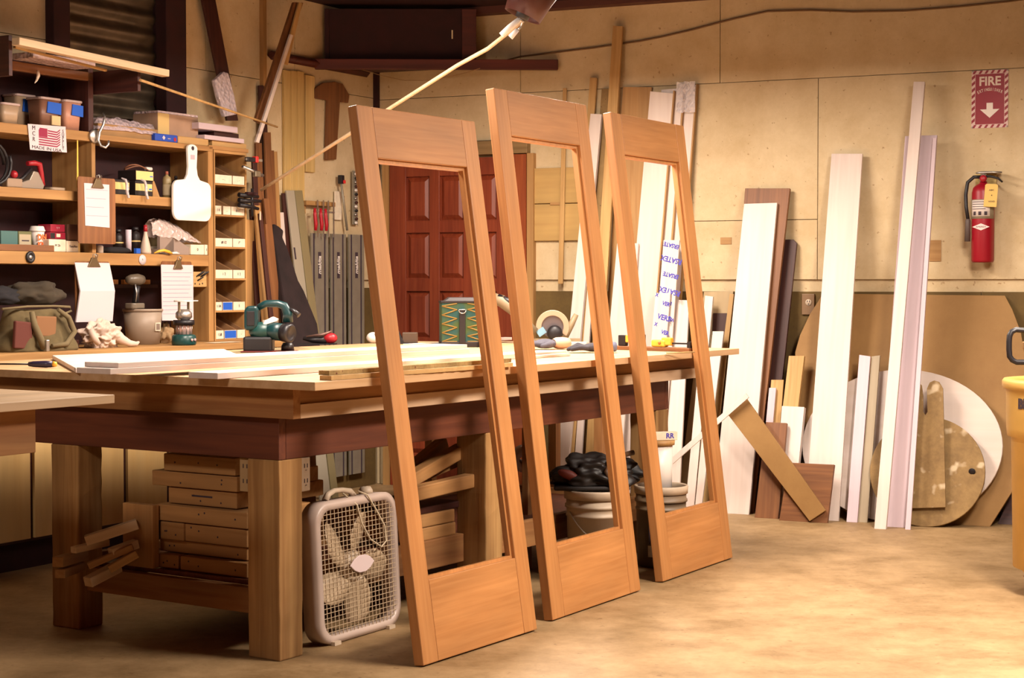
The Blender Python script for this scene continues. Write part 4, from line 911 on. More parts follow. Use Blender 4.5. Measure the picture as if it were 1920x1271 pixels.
bottle(313, .25, zb, .024, .145, 'olive plastic glue bottle with a small nozzle on the middle shelf', GL, plain('cap_red', (.35, .10, .06), .5), label=(.1, .5, plain('glue_label', (.42, .33, .2), .7)))
bottle(330, .24, zb, .024, .125, 'yellow-labelled bottle half hidden by the white paddle', BK, BLACK, label=(.08, .6, YL))

# lower shelf (Z3)
zb = Z3+.001
one('wood_strip', 'reddish wooden strip lying along the edge of the lower shelf', 'strip', MB().box(0, hpx(-20, 102, .295), 0, .05, 0, .032), brownw('X'), vi(-20, .295, zb), None, .002)
vbox(2, 34, 433, .22, .10, 'carton', 'teal carton at the left end of the lower shelf', 'box', plain('carton_teal', (.06, .14, .13), .7), zb)
t, wd, h_ = vbox(35, 60, 434, .225, .09, 'carton', 'green and grey label carton beside the paper cup', 'box', plain('carton_green', (.13, .13, .05), .7), zb)
part('label', MB().box(.004, wd-.008, -.0015, 0, h_*.1, h_*.85), plain('label_grey', (.40, .33, .22), .8), t)
part('print_line', MB().box(.02, wd-.02, -.002, -.0015, h_*.5, h_*.56), INK, t)
y = .20; hcup = zv(70, 424, y)-zb; rc = dpx(70, y, zb, 14)
t = thing('paper_cup', 'white paper coffee cup with orange letters and a plastic lid', 'cup', vi(70, y, zb))
part('body', MB().lathe([(0, 0), (rc*.66, 0), (rc*.95, hcup*.80), (0, hcup*.80)], 28), WHITEP, t)
part('lid', MB().lathe([(rc*1.05, hcup*.79), (rc*1.08, hcup*.84), (rc*1.0, hcup*.86), (rc*.9, hcup*.97), (rc*.8, hcup), (0, hcup*.98)], 28), WHITEP, t)
OR = plain('cup_orange', (.85, .14, .03), .6)
write('lettering', 'DN', .040, t, (0, -rc*.90, hcup*.56), OR, bold=.0018); write('lettering', 'KN', .036, t, (0, -rc*.80, hcup*.27), OR, bold=.0018)
t, wd, h0 = vbox(92, 124, 449, .27, .10, 'carton', 'white cardboard box under the red boxes', 'box', LABEL, zb, text='M 2b', tsz=.018)
t, wd, h_ = vbox(94, 123, 436, .25, .09, 'red_box', 'lower red and black box on the white box', 'box', plain('box_maroon', (.30, .01, .03), .5), zb+h0+.002, group='red boxes stacked on the white box')
part('label', MB().box(wd*.4, wd*.65, -.0015, 0, h_*.3, h_*.8), LABEL, t); part('lower_band', MB().box(0.002, wd*.3, -.0015, 0, h_*.1, h_*.9), BK, t)
vbox(95, 122, 421, .25, .09, 'red_box', 'upper red and black box of the little stack', 'box', plain('box_maroon', (.30, .01, .03), .5), zb+h0+h_+.004, group='red boxes stacked on the white box', text='T T', tsz=.014, tmt=PAPER)
t, wd, h1 = vbox(125, 150, 452, .27, .10, 'carton', 'white and yellow box lettered in black, right of the plain white box', 'box', LABEL, zb, text='TaneRite', tsz=.016)
part('end_label', MB().box(wd-.012, wd-.001, -.0015, 0, 0, h1), YL, t)
vbox(127, 148, 421, .25, .09, 'brown_box', 'tall brown box above the black-lettered box, beside the clipboard', 'box', plain('box_brown', (.17, .07, .04), .7), zb+h1+.002)
bottle(187, .27, zb, .019, .040, 'squat white cap-like jar below the brown clipboard', WHITEP, None, 'jar', 'jar', [(0, 0), (.019, 0), (.019, .032), (.015, .038), (0, .04)])
one('black_bundle', 'black cloth bundle with blue tape on the lower shelf', 'bundle', MB().ball((.09, .005, .016), (.115, .022, .018), 18, 8), plain('cloth_black', (.012, .01, .012), .9), vi(196, .27, zb))
bl = thing('tape_piece', 'small block of blue tape at the edge of the lower shelf', 'tape', vi(256, .292, zb)); part('block', MB().box(0, .032, 0, .02, 0, .028), BLUE, bl, bev=.002)
one('white_tube', 'tall white cardboard tube standing on the lower shelf', 'tube', MB().lathe([(0, 0), (.016, 0), (.016, .115), (0, .115)], 16), plain('tube_lav', (.62, .52, .58), .6), vi(241, .25, zb+.012))
bottle(222, .2, zb, .028, .13, 'black spray can with a yellow ring left of the white tube', BK, BLACK, 'spray_can', 'can', label=(.42, .47, YL), capr=.7)
bottle(254, .2, zb, .028, .145, 'black caulk can with yellow letters between white tube and cone bottle', BK, BLACK, 'spray_can', 'can', label=(.45, .50, YL), capr=.7)
bottle(273, .27, zb, .030, .155, 'white cone-shaped squeeze bottle with a red ring', plain('bottle_milky', (.60, .46, .36), .4), REDPL, 'squeeze_bottle', 'bottle', [(0, 0), (.030, 0), (.030, .012), (.024, .05), (.010, .108), (.009, .12)], .38)
bottle(287, .14, zb, .028, .15, 'olive can with a dark lid right of the cone bottle', plain('can_olive', (.32, .24, .11), .45), walnut(), 'metal_can', 'can', [(0, 0), (.028, 0), (.028, .125), (.026, .13)], .9, label=(.05, .3, LABEL))
one('sanding_belt', 'orange sanding strip curling over the lower shelf edge', 'strip', MB().tube([(0, 0, .004), (.03, -.01, .016), (.06, -.015, .020), (.10, -.015, .012), (.13, -.01, .004)], [.004, .008, .009, .009, .006], 6), ORG, vi(289, .30, zb))
one('white_card', 'white curled card tip beside the orange sanding strip', 'card', MB().tube([(0, 0, .006), (.04, -.012, .008), (.065, -.012, .004)], [.006, .008, .004], 6), WHITEP, vi(318, .29, zb))
# grey parts bins with folded bags over them
y = .28
t = thing('storage_bin', 'large grey sloping bin holding plastic bags on the lower shelf', 'bin', vi(300, y, zb)); wd = hpx(300, 357, y)
part('side', MB().hexa([(0, 0, 0), (wd, 0, 0), (wd, 0, .035), (wd*.45, 0, .095)], [(0, .02, 0), (wd, .02, 0), (wd, .02, .035), (wd*.45, .02, .095)]).hexa([(0, 0, 0), (wd*.45, 0, 0), (wd*.45, 0, .095), (0, 0, .098)], [(0, .02, 0), (wd*.45, .02, 0), (wd*.45, .02, .095), (0, .02, .098)]), plain('bin_grey', (.30, .22, .18), .6), t)
part('tray', MB().box(0, wd, .021, .16, 0, .03), plain('bin_grey', (.30, .22, .18), .6), t)
for u0, u1, lab in ((358, 383, 'white-fronted small bin marked 0 under the plastic bags'), (384, 396, 'narrow white-fronted small bin by the end panel')):
    t, wd, h_ = vbox(u0, u1 if u1 < 390 else 390.5, 459, .292, .2, 'parts_bin', lab, 'bin', LABEL, zb, group='white-fronted bins on the lower shelf', text='0' if u0 < 370 else 'I', tsz=.022)
m = MB(); rnd = random.Random(5); nx, nz = 18, 12; vs = []
wd = hpx(303, 392, .30)
for i in range(nx+1):
    for j in range(nz+1):
        a = PI*j/nz; x = wd*i/nx; top = .085+.035*math.sin(PI*(i/nx)**.8)-.07*(i/nx)
        yy = -.05*math.cos(a)*(.6+.4*math.sin(PI*i/nx)); n_ = noise.noise(Vector((i*.55, j*.7, 3)))
        vs.append((x, yy+.02*n_+.09, .035+max(0.0, top)*math.sin(a)*1.0+.022*n_+.035*(1-i/nx)))
m.add(vs, [(i*(nz+1)+j, (i+1)*(nz+1)+j, (i+1)*(nz+1)+j+1, i*(nz+1)+j+1) for i in range(nx) for j in range(nz)], True)
one('plastic_bag', 'crumpled clear plastic bag heaped over the bins under the white paddle', 'bag', m, film('bag_film', (.66, .52, .48), .85), vi(303, .33, zb+.03))

# ---- counter items
zb = CZ+.001
def lump(seed, r_, amp, freq, sub=4, flat=.0):
    bm = bmesh.new(); bmesh.ops.create_icosphere(bm, subdivisions=sub, radius=1)
    for v_ in bm.verts:
        n_ = noise.noise(v_.co*freq+Vector((seed, 0, 0)))+.5*noise.noise(v_.co*freq*2.3+Vector((0, seed, 0)))
        c = v_.co*(1+amp*n_); v_.co = Vector((c.x*r_[0], c.y*r_[1], max(flat, c.z*r_[2]+r_[2]*.8)))
        if v_.co.z < r_[2]*.15: v_.co.z *= .2
    me = bpy.data.meshes.new('lump'); bm.to_mesh(me); bm.free()
    zmin = min(v_.co.z for v_ in me.vertices)
    for v_ in me.vertices: v_.co.z -= zmin
    me.polygons.foreach_set('use_smooth', [True]*len(me.polygons)); return me
CANV = plain('canvas_olive', (.12, .085, .035), .95, 0, .25, 18, .3)
# tool bag
t = thing('tool_bag', 'olive canvas tool bag with straps and tan pockets on the counter', 'bag', vi(64, .42, zb))
def cloth_body(w0, w1, h_, dp, seed):
    m = MB(); nx, nz = 26, 16; vs = []
    for j in range(nz+1):
        tz = j/nz; hw = w0+(w1-w0)*tz+.008*math.sin(tz*9)
        ring = []
        for i in range(nx):
            a = 2*PI*i/nx; x = hw*math.copysign(abs(math.cos(a))**.55, math.cos(a)); y_ = dp*(1-.55*tz)*math.copysign(abs(math.sin(a))**.6, math.sin(a))
            n_ = noise.noise(Vector((x*14, y_*14, tz*4+seed))); vs.append((x+.006*n_, y_-.014*n_-.010*math.sin(a)*math.sin(x*60), h_*tz+(.010*n_ if j == nz else 0)))
    fs = [(j*nx+i, j*nx+(i+1) % nx, (j+1)*nx+(i+1) % nx, (j+1)*nx+i) for i in range(nx) for j in range(nz)]
    m.add(vs, fs, True); m.add(vs, [tuple(range(nx-1, -1, -1)), tuple(range(nz*nx, nz*nx+nx))]); return m
part('body', cloth_body(.235, .17, .20, .11, 1), CANV, t)
part('front_pocket', mbx(Matrix.Translation((.0, -.095, .095))).prism([(-.10, -.02), (.05, -.03), (.06, .07), (-.07, .075)], 0, .02), plain('canvas_tan', (.24, .11, .045), .9), t, bev=.006)
part('left_pocket', mbx(Matrix.Translation((-.16, -.10, .06))).prism([(-.06, -.04), (.06, -.05), (.05, .08), (-.05, .09)], 0, .02), plain('canvas_maroon', (.12, .03, .02), .9), t, bev=.006)
part('strap', MB().tube([(-.10, -.09, .19), (-.10, -.105, .13), (-.07, -.115, .06), (-.05, -.115, .015)], [.012, .016, .017, .015], 8), plain('strap_olive', (.17, .125, .06), .9), t)
part('strap', MB().tube([(.07, -.09, .20), (.13, -.10, .16), (.16, -.11, .09), (.10, -.115, .03), (-.0, -.118, .025)], [.010, .014, .015, .014, .010], 8), plain('strap_olive', (.17, .125, .06), .9), t)
part('buckle', MB().box(-.055, -.035, -.14, -.115, .0, .055), STEEL, t, bev=.003)
part('frame', MB().tube([(-.26, -.06, .205), (-.1, -.06, .215), (.08, -.06, .215), (.19, -.05, .21), (.20, -.05, .19), (.12, -.06, .17)], .006, 8), plain('strap_olive', (.17, .125, .06), .9), t)
one('cloth_hat', 'dark cloth hat lying on top of the olive tool bag', 'hat', lump(2.2, (.17, .09, .065), .3, 1.6), plain('cap_dark', (.045, .032, .018), .95, 0, .3, 12), vi(62, .38, zb+.222))
one('dark_cloth', 'black folded cloth at the left picture edge beside the dark hat', 'cloth', lump(5.1, (.13, .08, .05), .3, 1.8), plain('cloth_black', (.012, .01, .012), .9), vi(-4, .36, zb+.222))
one('red_block', 'small dark red block between the tool bag and the rag', 'block', MB().box(0, .105, 0, .05, 0, .042), walnut('X'), vi(120, .40, zb), None, .002)
RAG = plain('rag_cream', (.62, .47, .38), .95, 0, .15, 12, .25)
t = thing('cleaning_rag', 'crumpled cream rag heaped on the counter below the folded pad', 'rag', vi(190, .43, zb))
part('heap', lump(3.3, (.115, .07, .072), .55, 2.3, 5), RAG, t)
part('fold', MB().tube([(-.09, -.02, .06), (-.11, -.04, .085), (-.10, -.05, .05), (-.08, -.06, .02)], [.012, .018, .018, .012], 8), RAG, t)
part('tail', MB().tube([(.05, -.03, .08), (.09, -.05, .04), (.14, -.06, .018), (.19, -.06, .014), (.215, -.055, .022)], [.03, .026, .018, .012, .006], 10), RAG, t)
# white bucket with dark tool above
y = .30; rb = dpx(266, y, zb, 36); hb_ = zv(266, 580, y)-zb
t = thing('plastic_bucket', 'small grey-white bucket with a barcode label behind the rag', 'bucket', vi(268, y-.04, zb))
part('body', MB().lathe([(0, 0), (rb*.86, 0), (rb, hb_), (rb*.97, hb_), (rb*.83, .01), (0, .01)], 36, cap=False), plain('bucket_grey', (.34, .25, .18), .5), t)
part('rim', MB().lathe([(rb*1.0, hb_-.012), (rb*1.05, hb_-.010), (rb*1.05, hb_+.002), (rb*.97, hb_+.002)], 36, cap=False), plain('bucket_grey', (.34, .25, .18), .5), t)
part('label', MB().box(-.012, .028, -rb*.985, -rb*.94, hb_*.38, hb_*.62), LABEL, t); part('barcode', MB().box(-.006, .022, -rb*.988, -rb*.985, hb_*.41, hb_*.59), plain('bars', (.25, .18, .14), .8), t)
t = thing('cordless_drill', 'dark cordless drill with a rounded head standing on the white bucket', 'drill', vi(254, .27, zb+hb_+.004))
part('battery', MB().prismz(rrect(-.055, .045, -.035, .035, .02, 4), 0, .03), plain('battery_grey', (.18, .14, .10), .4), t, bev=.006)
part('grip', MB().tube([(0, 0, .03), (.006, 0, .08), (.014, 0, .12)], [.020, .017, .019], 12), BLACK, t)
part('head', mbx(Matrix.Translation((0, 0, .155)) @ Matrix.Rotation(PI/2, 4, 'Y')).lathe([(0, -.06), (.018, -.06), (.028, -.03), (.032, .02), (.024, .055), (0, .06)], 18), plain('drill_body', (.13, .10, .07), .35), t)
part('trim', MB().tube([(-.022, -.02, .13), (-.014, -.022, .08), (-.02, -.02, .035)], .004, 6), STEEL, t)
# three orange blocks standing in for light through slots at the back
for i, (u0, u1) in enumerate(((208, 222), (233, 249), (260, 282))):
    y_ = .05; one('light_slot', ['left', 'middle', 'right'][i]+' one of three orange patches painted as light through slots behind the lower compartment', 'block', MB().box(0, hpx(u0, u1, y_), 0, .025, 0, .026), plain('slot_light_orange', (.80, .42, .16), .7), vi(u0, y_, zv(u0, 533, y_)), 'painted light patches at the back rail', .001)
one('back_rail', 'dark rail along the back of the lower compartment carrying the three orange light patches', 'rail', MB().box(0, hpx(190, 296, .06), 0, .035, 0, .02), walnut('X'), vi(190, .06, zv(208, 533, .05)-.0205))
# roll, cloth, drill index
one('paper_roll', 'upright beige paper roll behind the green lantern', 'roll', MB().lathe([(.010, 0), (.028, 0), (.028, .135), (.010, .135), (.010, 0)], 22, cap=False), CREAMP, vi(366, .16, zb))
one('tan_glove', 'folded tan work glove between the bucket and the lantern', 'glove', lump(7.7, (.05, .04, .06), .45, 2.2), plain('leather_tan', (.38, .24, .12), .9, 0, .2, 14), vi(309, .26, zb))
t = thing('drill_index', 'pale drilled block holding drill bits beside the invoice clipboard', 'drill block', vi(363, .285, zv(365, 538, .285))); wd = hpx(363, 388, .285)
part('block', MB().box(0, wd, 0, .05, 0, .085), pine('X'), t, bev=.002)
for i, (x, z, L_) in enumerate([(.02, .05, .07), (.04, .055, .065), (.055, .048, .075), (.072, .052, .07), (.03, .03, .05)]):
    part('drill_bit', MB().tube([(x, .01, z), (x+L_*.35, -.03, z+L_*.5)], .0042, 6), BLACK, t)
for x, z in ((.012, .018), (.05, .016), (.075, .02)): part('hole', mbx(Matrix.Translation((x, -.0005, z)) @ Matrix.Rotation(PI/2, 4, 'X')).lathe([(0, 0), (.005, 0), (0, .0006)], 10), INK, t)
# camping lantern
y = .56; ln = thing('camp_lantern', 'green and chrome camping lantern with a white top plate on the counter edge', 'lantern', vi(345, y, zb)); s_ = dpx(345, y, zb, 23)
hl = zv(345, 563, y)-zb
part('base', MB().lathe([(0, 0), (s_*.93, 0), (s_, .008), (s_*.97, hl*.20), (s_*.85, hl*.235), (0, hl*.24)], 28), plain('lantern_green', (.01, .055, .05), .35), ln)
part('globe', MB().lathe([(s_*.62, hl*.24), (s_*.62, hl*.44), (s_*.60, hl*.45), (0, hl*.45)], 24), plain('globe_pink', (.62, .42, .38), .2, .3), ln)
m = MB()
for k in range(12):
    a = 2*PI*k/12; m.tube([(s_*.66*math.cos(a), s_*.66*math.sin(a), hl*.24), (s_*.66*math.cos(a), s_*.66*math.sin(a), hl*.45)], .0018, 5)
part('cage', m, STEEL, ln)
part('collar', MB().lathe([(0, hl*.45), (s_*.86, hl*.45), (s_*.86, hl*.56), (0, hl*.56)], 24), BLACK, ln)
part('burner', MB().lathe([(s_*.45, hl*.56), (s_*.68, hl*.62), (s_*.66, hl*.72), (s_*.4, hl*.80), (0, hl*.80)], 20), STEEL, ln)
m = MB(); m.box(-s_*.62, -s_*.50, -.006, .006, hl*.56, hl*.965); m.box(s_*.50, s_*.62, -.006, .006, hl*.56, hl*.965); part('bracket', m, plain('bracket_olive', (.30, .24, .14), .4, .5), ln)
part('top_plate', MB().prismz(arc(0, 0, s_*.80, 0, 360, 24)[:-1], hl*.965, hl), WHITEP, ln, bev=.002)
part('handle', MB().box(s_*.7, s_*1.65, -.010, .010, hl*.972, hl*.998), WHITEP, ln, bev=.003)
for x in (-.012, .012): part('knob', mbx(Matrix.Translation((x, -s_*.97, hl*.12)) @ Matrix.Rotation(PI/2, 4, 'X')).lathe([(0, 0), (.008, 0), (.007, .006), (0, .006)], 12), plain('knob_pink', (.6, .35, .33), .4), ln)
# little box right of the lantern
t, wd, h_ = vbox(402, 452, 642, .52, .07, 'bulb_carton', 'small flat white carton with bars on the counter beside the pigeonholes', 'box', LABEL, zb)
for i in range(3): part('print_band', MB().box(wd*(.2+.27*i), wd*(.3+.27*i), -.001, 0, h_*.15, h_*.85), plain('bars', (.25, .18, .14), .8), t)

# ---- clamps on the right side of the pigeonholes
def bar_clamp(t, P0, P1, hm, r_=.0045, jaw=.05, hd_=True, grip=.1):
    P0, P1 = Vector(P0), Vector(P1); d_ = (P1-P0).normalized(); s2 = d_.cross(Vector((0, 1, 0))).normalized()
    part('bar', MB().tube([tuple(P0), tuple(P1)], r_, 6), STEEL, t)
    part('jaw', MB().tube([tuple(P0), tuple(P0+s2*jaw)], [r_*2.2, r_*1.4], 8), STEEL, t)
    q_ = P0+d_*(P1-P0).length*.35
    part('sliding_jaw', MB().tube([tuple(q_), tuple(q_+s2*jaw)], [r_*2.2, r_*1.6], 8), BLACK, t)
    if hd_: part('handle', MB().tube([tuple(q_+s2*jaw*.9), tuple(q_+s2*jaw*.9+d_*grip)], [r_*1.8, r_*3], 10), hm, t)
yc = .34; 
t = thing('bar_clamp', 'clamp with a bright red collar on the upper right side of the pigeonholes', 'clamp', vi(462, yc, zv(462, 298, yc)))
part('bar', MB().box(-.01, .14, -.006, .006, -.008, .006), STEEL, t); part('collar', MB().box(.07, .095, -.015, .015, -.016, .02), plain('bright_red', (.75, .03, .03), .4), t, bev=.004); part('jaw', MB().box(.0, .07, -.012, .012, -.014, .012), BLACK, t, bev=.003)
t = thing('bar_clamp', 'steel bar clamp slanting down below the red-collared clamp', 'clamp', vi(455, yc, zv(455, 312, yc)))
part('bar', MB().tube([(0, 0, 0), (.16, -.02, -.045)], .010, 8), STEEL, t); part('jaw', MB().box(.08, .13, -.03, -.005, -.055, -.02), plain('clamp_grey', (.35, .3, .22), .3, .8), t, bev=.004)
t = thing('hand_screw', 'pair of dark cast-iron clamps holding the long rod at the pigeonholes', 'clamp', vi(448, yc, zv(450, 375, yc)))
for i, (z0_, z1_) in enumerate(((.03, .025), (.0, .0), (-.028, -.045))): part('jaw', MB().tube([(0, 0, z0_), (.06, -.01, z0_-.004), (.15+.02*(i == 1), -.02, z1_)], [.014, .013, .009], 8), BLACK, t)
part('screw', MB().tube([(.10, -.015, .07), (.10, -.015, -.09)], .008, 8), BLACK, t)
part('pad', MB().box(.05, .14, -.03, .0, .03, .048), DARK, t, bev=.004)
one('pale_tag', 'small pale tag hanging below the dark clamps', 'tag', MB().box(0, .012, 0, .003, -.05, .0), CREAMP, vi(487, .42, zv(487, 396, .42)))

# ================================================================ things leaning on or fixed to the LEFT WALL
def LV(name, label, cat, mt, pts, foot, y1, z1, th, group=None, **k): return lean(V, name, label, cat, mt, pts, foot, y1, z1, th, group, **k)
LV('beige_board', 'beige board standing against the right side of the pigeonholes', 'board', shelfw('Z'), [(460, None), (478, None), (477, 413), (460, 411)], .27, .26, 1.75, .016)
bund = [((480, 491, 268), (492, 512), .50, .10, brownw(), 'reddish batten with its top beside the stacked offcuts'), ((486, 498, 160), (520, 534), .22, .04, walnut(), 'darkest and tallest batten of the leaning bundle'),
        ((497, 508, 248), (516, 531), .47, .11, brownw(), 'brown batten in the middle of the leaning bundle'), ((507, 514, 282), (529, 540), .42, .07, brownw(), 'thin brown batten just right of the bundle middle'),
        ((513, 520, 284), (541, 552), .38, .06, tan_b(), 'lighter brown batten right of the bundle middle'), ((470, 478, 392), (504, 514), .57, .22, walnut(), 'dark short batten at the lower left of the bundle'),
        ((495, 505, 372), (552, 568), .56, .20, brownw(), 'tan batten crossing in front of the bundle'), ((478, 488, 385), (520, 540), .60, .24, tan_b(), 'wide tan batten low in front of the bundle'), ((530, 537, 362), (570, 580), .33, .05, walnut(), 'dark thin batten right of the bundle beside the grey rails')]
bund += [((474, 482, 300), (497, 508), .53, .13, walnut(), 'dark reddish batten behind the clamps in the bundle'), ((486, 494, 330), (509, 519), .45, .14, brownw(), 'reddish batten low in the middle of the bundle'),
         ((498, 505, 420), (533, 543), .53, .25, brownw(), 'short brown batten in front of the tan ones'), ((486, 492, 400), (545, 555), .58, .28, walnut(), 'thin dark batten slanting across the front of the bundle')]
PL = {0: (.35, .15), 1: (.20, .03), 2: (.29, .10), 3: (.26, .075), 4: (.24, .06), 5: (.44, .24), 6: (.41, .21), 7: (.47, .27), 8: (.22, .04), 9: (.38, .18), 10: (.32, .125), 11: (.50, .30), 12: (.53, .33)}
bund = [(b_[0], b_[1], PL[i][0], PL[i][1], b_[4], b_[5]) for i, b_ in enumerate(bund)]
for (a, b2, v), (c, d2), y0, y1, mt, lab in bund:
    pz = V.y(a, v, y1).z; LV('timber_batten', lab, 'batten', mt, [(c, None), (d2, None), (b2, v), (a, v)], y0, y1, pz, .014, 'battens leaning right of the pigeonholes')
LV('white_strip', 'short white strip showing between the battens and the grey rail', 'strip', white_b(), [(562, None), (571, None), (532, 398), (524, 398)], .30, .06, 1.75, .01)
# grey rails leaning
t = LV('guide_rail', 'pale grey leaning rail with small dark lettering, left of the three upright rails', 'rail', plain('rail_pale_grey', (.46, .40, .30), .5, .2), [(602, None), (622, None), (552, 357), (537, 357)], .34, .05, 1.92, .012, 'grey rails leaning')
for u, v, w_, h_ in ((553, 475, .018, .075), (547, 505, .001, .001)):
    p = V.M @ V.plane(u, v, (0, 1, (.34-.05)/1.92), .34); l_ = t.matrix_world.inverted() @ p; part('lettering', MB().box(l_.x-.008, l_.x+.008, l_.y+.0002, l_.y+.001, l_.z-h_/2, l_.z+h_/2), INK, t)
LV('guide_rail', 'olive shaded rail leaning just right of the pale grey one', 'rail', plain('rail_shaded', (.30, .24, .12), .5, .2), [(624, None), (636, None), (567, 357), (553, 357)], .31, .04, 1.92, .012, 'grey rails leaning')  # grey rail with its shade put into the olive colour
# three upright guide rails
for i, (u0, u1) in enumerate(((583, 616), (620, 649), (654, 683))):
    y = .045; x0 = V.xu(u0, y, 1.3); wd = hpx(u0, u1, y, 1.3); zt = zv(u0, 437+i*1.2, y); hh_ = zt-.10
    t = thing('guide_rail', ['left', 'middle', 'right'][i]+' one of three upright grey saw guide rails fixed on the left wall', 'rail', V.at(x0, y, .10, PI), 'upright saw guide rails')
    part('body', MB().box(0, wd, 0, .006, 0, hh_).box(wd*.24, wd*.72, -.003, 0, 0, hh_).box(.0, wd*.06, -.004, 0, 0, hh_).box(wd*.86, wd*.90, -.004, 0, 0, hh_), GREYM, t)
    part('glide_strip', MB().box(wd*.13, wd*.21, -.0015, -.0002, 0, hh_), INK, t); part('glide_strip', MB().box(wd*.75, wd*.83, -.0015, -.0002, 0, hh_), INK, t)
    lz = zv(u0, 497, y)-.10; b_ = part('badge', MB().prism([(wd*.38, lz-.085), (wd*.52, lz-.085), (wd*.58, lz+.085), (wd*.44, lz+.085)] if False else [(wd*.39, lz-.085), (wd*.56, lz-.085), (wd*.56, lz+.085), (wd*.39, lz+.085)], -.0042, -.003), INK, t)
    write('lettering', 'makita', .044, b_, (wd*.475, -.0048, lz), WHITEP, ry=-PI/2, sx=1.0, shear=.25, bold=.0012)
# black garment bag
m = MB(); gp = [(514, 418), (524, 424), (533, 432), (531, 445), (541, 468), (552, 500), (560, 525), (571, 545), (583, 575), (596, 607), (601, 645), (603, 680), (560, 700), (545, 640), (540, 610), (530, 540), (520, 480), (512, 440)]
LV('black_bag', 'black cloth bag slumped against the wall between the battens and the grey rails', 'bag', plain('cloth_blk2', (.022, .010, .010), .95, 0, .4, 9, .5), gp, .72, .17, 1.75, .05, bev=.012)
# wall mounted boards
def wv(name, label, cat, mt, u0, u1, v0, v1, y, th, group=None, bev=.003):
    z1 = zv(u0, v0, y); z0 = zv(u0, v1, y)
    return one(name, label, cat, MB().box(0, hpx(u0, u1, y, z0), 0, th, 0, z1-z0), mt, V.at(V.xu(u0, y, z0), y, z0, PI), group, bev)
G = 'yellow boards upright on the left wall'; YW = wood('yellow_board', (.72, .50, .20), (.60, .39, .13), 'Z', 26)
for u0, u1, v0, v1, lab in ((535, 547.5, 131, 600, 'left of the tall yellow boards on the wall behind the diagonal board'), (548, 559.5, 132, 600, 'second of the tall yellow boards, a nail near its top'), (560, 572.5, 133, 600, 'third of the tall yellow boards, next to the shorter one'), (574, 591, 140, 322, 'shorter yellow board ending above the clamp bracket')):
    wv('yellow_board', lab, 'board', YW, u0, u1, v0, v1, .022, .02, G)
Tj = [(591, 166), (607, 155), (628, 153), (643, 157), (655.5, 178), (653.5, 193), (639.5, 191), (638, 187), (631, 299), (612, 300), (615, 188), (591, 184)]
P = [V.y(u, v, .03) for u, v in Tj]; o_ = P[-3]
one('push_jig', 'brown T-shaped wooden jig hung on the left wall', 'jig', MB().prism([(o_.x-p_.x, p_.z-o_.z) for p_ in P], 0, .02), brownw(), V.at(o_.x, .03, o_.z, PI), None, .003)
# clamp bracket with four red-handled clamps
z_ = zv(575, 384, .06); wd = hpx(575, 629, .06, z_)
one('clamp_bracket', 'wooden ledge on the left wall holding red-handled clamps', 'bracket', MB().box(0, wd, 0, .055, 0, .028).prism([(0, 0), (.03, -.055), (.03, 0)], .03, .05), tan_b('X'), V.at(V.xu(575, .06, z_), .06, z_, PI), None, .002)
for i, u in enumerate((595, 606, 615, 625)):
    t = thing('bar_clamp', ['first', 'second', 'third', 'fourth'][i]+' from the left of the clamps hanging on the wall ledge', 'clamp', V.at(V.xu(u, .075, z_), .075, z_, PI), 'clamps on the wall ledge')
    part('bar', MB().box(-.003, .003, -.006, .002, -.20, .035), STEEL, t)
    part('jaw', MB().box(-.042, .0, -.012, .004, -.045, -.034), STEEL, t, bev=.002)
    if i < 3: part('handle', MB().tube([(-.038, -.008, -.02), (-.040, -.010, -.06), (-.030, -.010, -.12), (-.034, -.010, -.16)], [.008, .011, .012, .009], 10), plain('handle_red', (.45, .008, .02), .4), t)
wv('steel_rule', 'small white ruled tag board between the ledge clamps and the steel bar', 'tag', LABEL, 628, 641, 358, 412, .02, .008)
p0_, p1_ = V.y(638, 330, .045), V.y(651, 432, .045)
t = thing('bar_clamp', 'long thin bar clamp with a red button hanging on the left wall', 'clamp', V.M)
part('bar', MB().tube([tuple(p0_), tuple(p1_)], .0085, 6), GREYM, t); part('head', MB().box(p0_.x-.028, p0_.x+.008, .03, .06, p0_.z-.05, p0_.z+.006), BLACK, t, bev=.004); part('button', MB().box(p0_.x-.034, p0_.x-.012, .05, .066, p0_.z-.048, p0_.z-.026), plain('bright_red', (.75, .03, .03), .4), t, bev=.003)
t = thing('bit_rack', 'narrow upright rack of small bits beside the nearest door frame', 'rack', V.at(V.xu(662, .03, 1.6), .03, zv(662, 421, .03), PI)); hh_ = zv(662, 320, .03)-zv(662, 421, .03)
part('backing', MB().box(0, .055, 0, .008, 0, hh_), GREYM, t)
for i in range(13):
    part('bit', MB().ball((.024+.006*(i % 2), -.008, .012+i*(hh_-.02)/12.5), (.016, .008, .010), 10, 6), [WHITEP, walnut(), STEEL, BLACK][i % 4], t)

